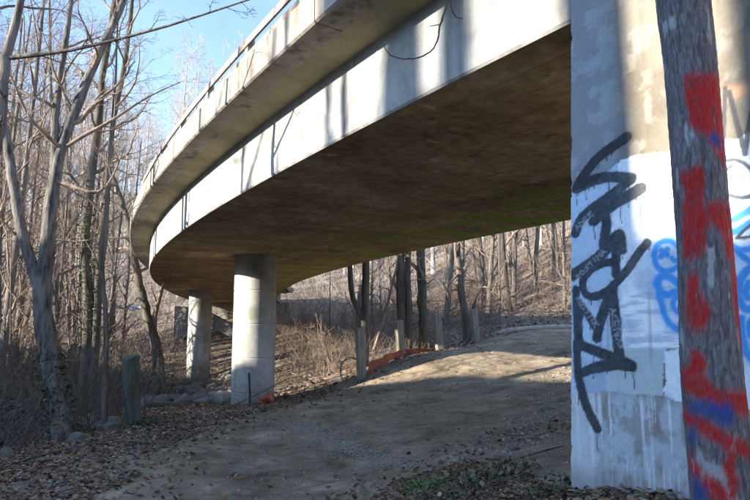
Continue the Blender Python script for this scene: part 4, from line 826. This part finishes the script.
x, y = spread(1700, (-3, 6), (4.2, 18), lambda x, y: (sset(x, y) > .1) & (lr.random(len(x)) < sstep(1.2, 0, np.abs(sset(x, y)))+.05)); GR.append(leaves(x, y, lr.uniform(.018, .045, len(x)), PAL))
x, y = spread(12000, (-14, 14), (14, 34), lambda x, y: (sset(x, y) < .0) & clear_v(x, y)) if False else spread(12000, (-14, 14), (14, 34), lambda x, y: sset(x, y) < 0); GR.append(leaves(x, y, lr.uniform(.04, .09, len(x)), PAL[:6]))
o_ = 0; Vs, Fs, Cs = [], [], []
for V, F, C in GR: Vs.append(V); Fs.append(F+o_); Cs.append(C); o_ += len(V)
tag(link('fallen_leaves', mesh_np('fallen_leaves', np.vstack(Vs), np.vstack(Fs), True, cols=np.vstack(Cs)), M['leaf']), 'brown and grey fallen leaves covering the ground beside the path', 'leaves', kind='stuff')

# ------------------------------------------------------------------ low green plants
def plant_clump(name, x, y, n, rad, hmax, size, pal, label, group=None, stems=True):
    e = empty(name, (x, y, hz(x, y)), label, 'plant', group)
    a = lr.uniform(0, 6.28, n); d = rad*np.sqrt(lr.random(n)); px = x+d*np.cos(a); py = y+d*np.sin(a)
    zz = hgt(px, py)+lr.random(n)**1.3*hmax*(1-.6*d/rad)
    V, F, C = leaves(px, py, lr.uniform(size*.6, size*1.2, n), pal, .01, .4, .6, zz); link('foliage', mesh_np('foliage', V, F, True, cols=C), M['green'], e)
    m_ = max(8, n//6); k = lr.integers(0, n, m_)
    p0 = np.stack([x+(px[k]-x)*.5, y+(py[k]-y)*.5, hgt(px[k], py[k])-.02], -1); p1 = np.stack([px[k], py[k], zz[k]], -1)
    V, F = tubes(np.stack([p0, (p0+p1)/2+lr.normal(0, .02, p0.shape), p1], 1), np.full((m_, 3), .003), 3); link('stem', mesh_np('stem', V, F), M['twig'], e)
GP = [(.03, .06, .018), (.045, .085, .025), (.07, .11, .045), (.022, .045, .014), (.10, .115, .075)]
plant_clump('ivy_clump', .66, 4.3, 480, .46, .28, .024, GP+PAL[:4], 'low green ivy clump at the bottom of the bank left of the graffiti wall')
plant_clump('ivy_clump', .42, 5.2, 130, .16, .12, .026, [(.08, .17, .04), (.12, .22, .06)], 'small bright green weed at the path edge above the ivy')
plant_clump('ivy_clump', .95, 4.6, 220, .3, .16, .024, GP, 'sparse green creeper between the ivy clump and the dirt bank')
plant_clump('ivy_clump', .93, 3.25, 130, .13, .13, .016, GP, 'little green weeds growing at the foot of the graffiti wall')
plant_clump('weed', -2.5, 9.7, 70, .14, .09, .025, GP, 'tiny green weed in the leaves right of the leaning post')
plant_clump('weed', -3.75, 9.9, 120, .2, .13, .03, GP, 'small green weed at the foot of the leaning grey post')
# evergreen shrub in the dark at far left and ivy climbing the slim stems
plant_clump('evergreen_shrub', -6.3, 9.2, 900, .8, 1.5, .045, [(.02, .05, .03), (.03, .07, .035), (.015, .035, .02)], 'dark evergreen shrub at the left edge behind the large forked tree')
def climber(name, stem, f0, f1, rad, n, label):
    q = resample(np.array(stem, float), 60); k = lr.integers(int(f0*59), int(f1*59), n); a = lr.uniform(0, 6.28, n); r_ = q[k, 3]+rad*lr.random(n)
    px = q[k, 0]+r_*np.cos(a); py = q[k, 1]+r_*np.sin(a); pz = q[k, 2]+lr.normal(0, .05, n)
    e = empty(name, (q[0, 0], q[0, 1], hz(q[0, 0], q[0, 1])), label, 'ivy'); V, F, C = leaves(px, py, lr.uniform(.014, .036, n), [(.03, .055, .02), (.05, .085, .03), (.02, .035, .015), (.10, .12, .04)], 0, .4, .9, pz)
    link('foliage', mesh_np('foliage', V, F, True, cols=C), M['green'], e)
    tt = np.linspace(0, 1, 24); kk = (int(f0*59)+(int(f1*59)-int(f0*59))*tt).astype(int); r2 = q[kk, 3]+.01
    V, F = tubes([np.c_[q[kk, 0]+r2*np.cos(tt*7), q[kk, 1]+r2*np.sin(tt*7), q[kk, 2]]], [np.full(24, .012)], 4); link('stem', mesh_np('stem', V, F), M['bark_dark'], e)
climber('climbing_ivy', STEMS['slim'][0], .12, .45, .13, 1100, 'ivy climbing the left stem of the double slim tree')
climber('climbing_ivy', STEMS['broken'][0], .03, .16, .09, 900, 'ivy climbing the base of the large forked tree at left')
climber('climbing_ivy', STEMS['dark'][0], .2, .75, .16, 420, 'ivy climbing the straight dark trunk behind the posts')

# ------------------------------------------------------------------ dry undergrowth
br = np.random.default_rng(51)
def stalks(x, y, L, rad, pal, droop=.5, n=5, spreadv=.5):
    N = len(x); a = br.uniform(0, 6.28, N); ln = np.abs(br.normal(0, spreadv, N)); d0 = np.stack([np.cos(a)*ln, np.sin(a)*ln, np.ones(N)], -1); d0 /= np.linalg.norm(d0, axis=1, keepdims=True)
    P = [np.stack([x, y, hgt(x, y)-.05], -1)]; d = d0; side = np.stack([np.cos(a), np.sin(a), np.zeros(N)], -1); dr_ = br.uniform(0, droop, N)
    for i in range(n-1):
        d = d+side*(dr_/(n-1))[:, None]*1.6+br.normal(0, .14, (N, 3)); d = d/np.linalg.norm(d, axis=1, keepdims=True); P.append(P[-1]+d*(L/(n-1))[:, None])
    P = np.stack(P, 1); r_ = rad[:, None]*np.linspace(1, .35, n)[None]; V, F = tubes(P, r_, 3)
    pal = np.array(pal); c = pal[br.integers(0, len(pal), N)]*br.uniform(.7, 1.2, N)[:, None]
    return V, F, np.repeat(c, n*3, 0)
def brush_obj(name, sets, label):
    o_ = 0; Vs, Fs, Cs = [], [], []
    for V, F, C in sets: Vs.append(V); Fs.append(F+o_); Cs.append(C); o_ += len(V)
    tag(link(name, mesh_np(name, np.vstack(Vs), np.vstack(Fs), True, cols=np.vstack(Cs)), M['brush']), label, 'undergrowth', kind='stuff')
BP = [(.48, .40, .34), (.52, .44, .37), (.34, .275, .23), (.42, .35, .30), (.58, .51, .45)]  # sunlight on the far slopes put into these pale stalk tones
def outb(x, y):
    d = np.full(x.shape, 9.); q = edge(np.linspace(.5, S1, 60))
    ins = (dpoly(x, y, [tuple(v) for v in q+frame(np.linspace(.5, S1, 60))[2]*2.5]) > 2.7)
    return ins & (sset(x, y) < -.25)
def shrub_proto(seed, nst, H, r0):
    t = Tree(seed)
    for k in range(nst):
        d = np.array([*t.r.normal(0, .38, 2), 1.]); p = np.array([*t.r.normal(0, .12, 2), -.08])
        q = t.limb(p, d, H*t.r.uniform(.6, 1.1), r0, 3, .02, .2)
        for f in range(6):
            i_ = t.r.integers(1, 5); dd = q[i_+0, :3]-q[i_-1, :3]; dd = dd/np.linalg.norm(dd)+t.r.normal(0, .55, 3); c = t.limb(q[i_, :3], dd, H*t.r.uniform(.2, .5), r0*.5, 4, .02, .2)
            for e_ in range(2): dd = c[2, :3]-c[1, :3]; dd = dd/np.linalg.norm(dd)+t.r.normal(0, .6, 3); t.limb(c[1+e_, :3], dd, H*t.r.uniform(.1, .28), r0*.35, 4, .02, .2)
    return merge([tubes(np.array([q[:, :3] for q in t.B[k]]), np.array([q[:, 3] for q in t.B[k]]), 3) for k in (3, 4)])
SH = [shrub_proto(i, 5, 1.5, .008) for i in range(5)]
def shrubs(x, y, s, pal, thick=1.):
    Vs, Fs, Cs, o_ = [], [], [], 0
    z = hgt(x, y); pal = np.array(pal)
    for i in range(len(x)):
        V, F = SH[i % 5]; a = br.uniform(0, 6.28); ca, sa = math.cos(a), math.sin(a)
        W = np.stack([V[:, 0]*ca-V[:, 1]*sa, V[:, 0]*sa+V[:, 1]*ca, V[:, 2]*br.uniform(.8, 1.3)], -1)*s[i]+[x[i], y[i], z[i]]
        Vs.append(W); Fs.append(F+o_); o_ += len(V); Cs.append(np.repeat(pal[br.integers(len(pal))][None]*br.uniform(.7, 1.2), len(V), 0))
    return np.vstack(Vs), np.vstack(Fs), np.vstack(Cs)
x, y = spread(3500, (-9, 16), (15.5, 36), lambda x, y: outb(x, y) & (x/y > -.2) & (x/y < .5) & (fbm(x*.5, y*.5, 81) > .36))
NP = [(.22, .16, .115), (.28, .205, .15), (.16, .115, .085), (.33, .25, .185)]
s1 = stalks(x, y, br.uniform(.4, 1.5, len(x)), br.uniform(.003, .008, len(x)), NP, n=4)
x, y = spread(3500, (-10, 45), (34, 75), lambda x, y: (x/y > -.2) & (x/y < .5))
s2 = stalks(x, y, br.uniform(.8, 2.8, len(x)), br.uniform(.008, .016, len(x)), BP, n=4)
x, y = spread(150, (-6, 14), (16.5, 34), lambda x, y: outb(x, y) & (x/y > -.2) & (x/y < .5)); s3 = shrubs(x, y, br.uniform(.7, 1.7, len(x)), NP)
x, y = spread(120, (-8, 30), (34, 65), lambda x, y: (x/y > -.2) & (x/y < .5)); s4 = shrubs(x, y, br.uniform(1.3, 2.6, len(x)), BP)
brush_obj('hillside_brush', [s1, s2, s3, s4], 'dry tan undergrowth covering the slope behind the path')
x, y = spread(3500, (-26, -2.5), (9.5, 34), lambda x, y: (x/y > -.85) & (x/y < -.16) & outb(x, y) & (fbm(x*.5, y*.5, 83)+.02*(y-15) > .42))
DP = [(.14, .105, .082), (.19, .15, .12), (.10, .075, .06), (.25, .205, .165)]
s1 = stalks(x, y, br.uniform(.4, 2.0, len(x)), br.uniform(.003, .007, len(x)), DP, .8, n=4)
x, y = spread(3000, (-55, -5), (32, 75), lambda x, y: (x/y > -.85) & (x/y < -.12) & (~((x > -13) & (x < -3) & (y < 46))))
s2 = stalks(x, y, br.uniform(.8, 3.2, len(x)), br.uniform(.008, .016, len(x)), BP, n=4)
x, y = spread(420, (-8, -4.0), (6.5, 10.5), lambda x, y: (x/y > -.8) & (sset(x, y) < -1.5))
s3 = stalks(x, y, br.uniform(.3, 1.4, len(x)), br.uniform(.002, .005, len(x)), DP, .9, n=4)
x, y = spread(130, (-20, -4.2), (9, 28), lambda x, y: (x/y > -.75) & (x/y < -.3) & outb(x, y)); s4 = shrubs(x, y, br.uniform(.7, 1.8, len(x)), DP)
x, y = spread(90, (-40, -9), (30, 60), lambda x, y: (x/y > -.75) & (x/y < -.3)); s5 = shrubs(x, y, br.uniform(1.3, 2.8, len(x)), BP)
x, y = spread(34, (-8, -4.6), (8.6, 11.5), lambda x, y: (x/y > -.75)); s6 = shrubs(x, y, br.uniform(.5, .95, len(x)), DP)
x, y = spread(4500, (-14, -2.2), (16.5, 37), lambda x, y: (x/y > -.42) & (x/y < -.08) & (sset(x, y) < -.3) & (fbm(x*.7, y*.7, 85) > .4)); s7 = stalks(x, y, br.uniform(.12, .6, len(x)), br.uniform(.004, .008, len(x)), [(.17, .125, .085), (.13, .115, .065), (.14, .10, .07), (.10, .075, .055)], .9, n=4)
x, y = spread(45, (-15, -8.5), (24, 33), lambda x, y: (x/y > -.46) & (x/y < -.30)); s8 = shrubs(x, y, br.uniform(.5, 1.0, len(x)), BP)
brush_obj('creek_brush', [s1, s2, s3, s4, s5, s6, s7, s8], 'tangled dry brush and vines along the creek at left')
# fallen sticks lying on the ground
for i, (x, y, L, a, lab) in enumerate(((-3.1, 11.6, 1.6, .6, 'long pale stick slanting up from the leaves left of the near column'), (-3.6, 8.4, .9, -.3, 'short stick in the leaf litter below the leaning post'), (1.0, 5.3, .7, .2, 'bleached stick on the bank left of the graffiti wall'), (-4.4, 7.4, 1.3, .9, 'bare stick lying in front of the large forked tree'), (3.4, 10.4, .9, -.4, 'stick in the dirt near the edge of the graffiti wall'))):
    n = 9; tt = np.linspace(0, 1, n); px = x+L*tt*math.cos(a)+.03*np.sin(tt*5+i); py = y+L*tt*math.sin(a)+.03*np.sin(tt*7)
    pz = np.maximum(hgt(px, py), pathz(px, py)[0])+.02+tt*(.35 if i == 0 else .04)*L
    V, F = tubes([np.c_[px, py, pz]], [np.linspace(.016, .006, n)], 5)
    tag(link('fallen_stick', mesh_np('fallen_stick', V, F), M['bark_pale']), lab, 'stick')
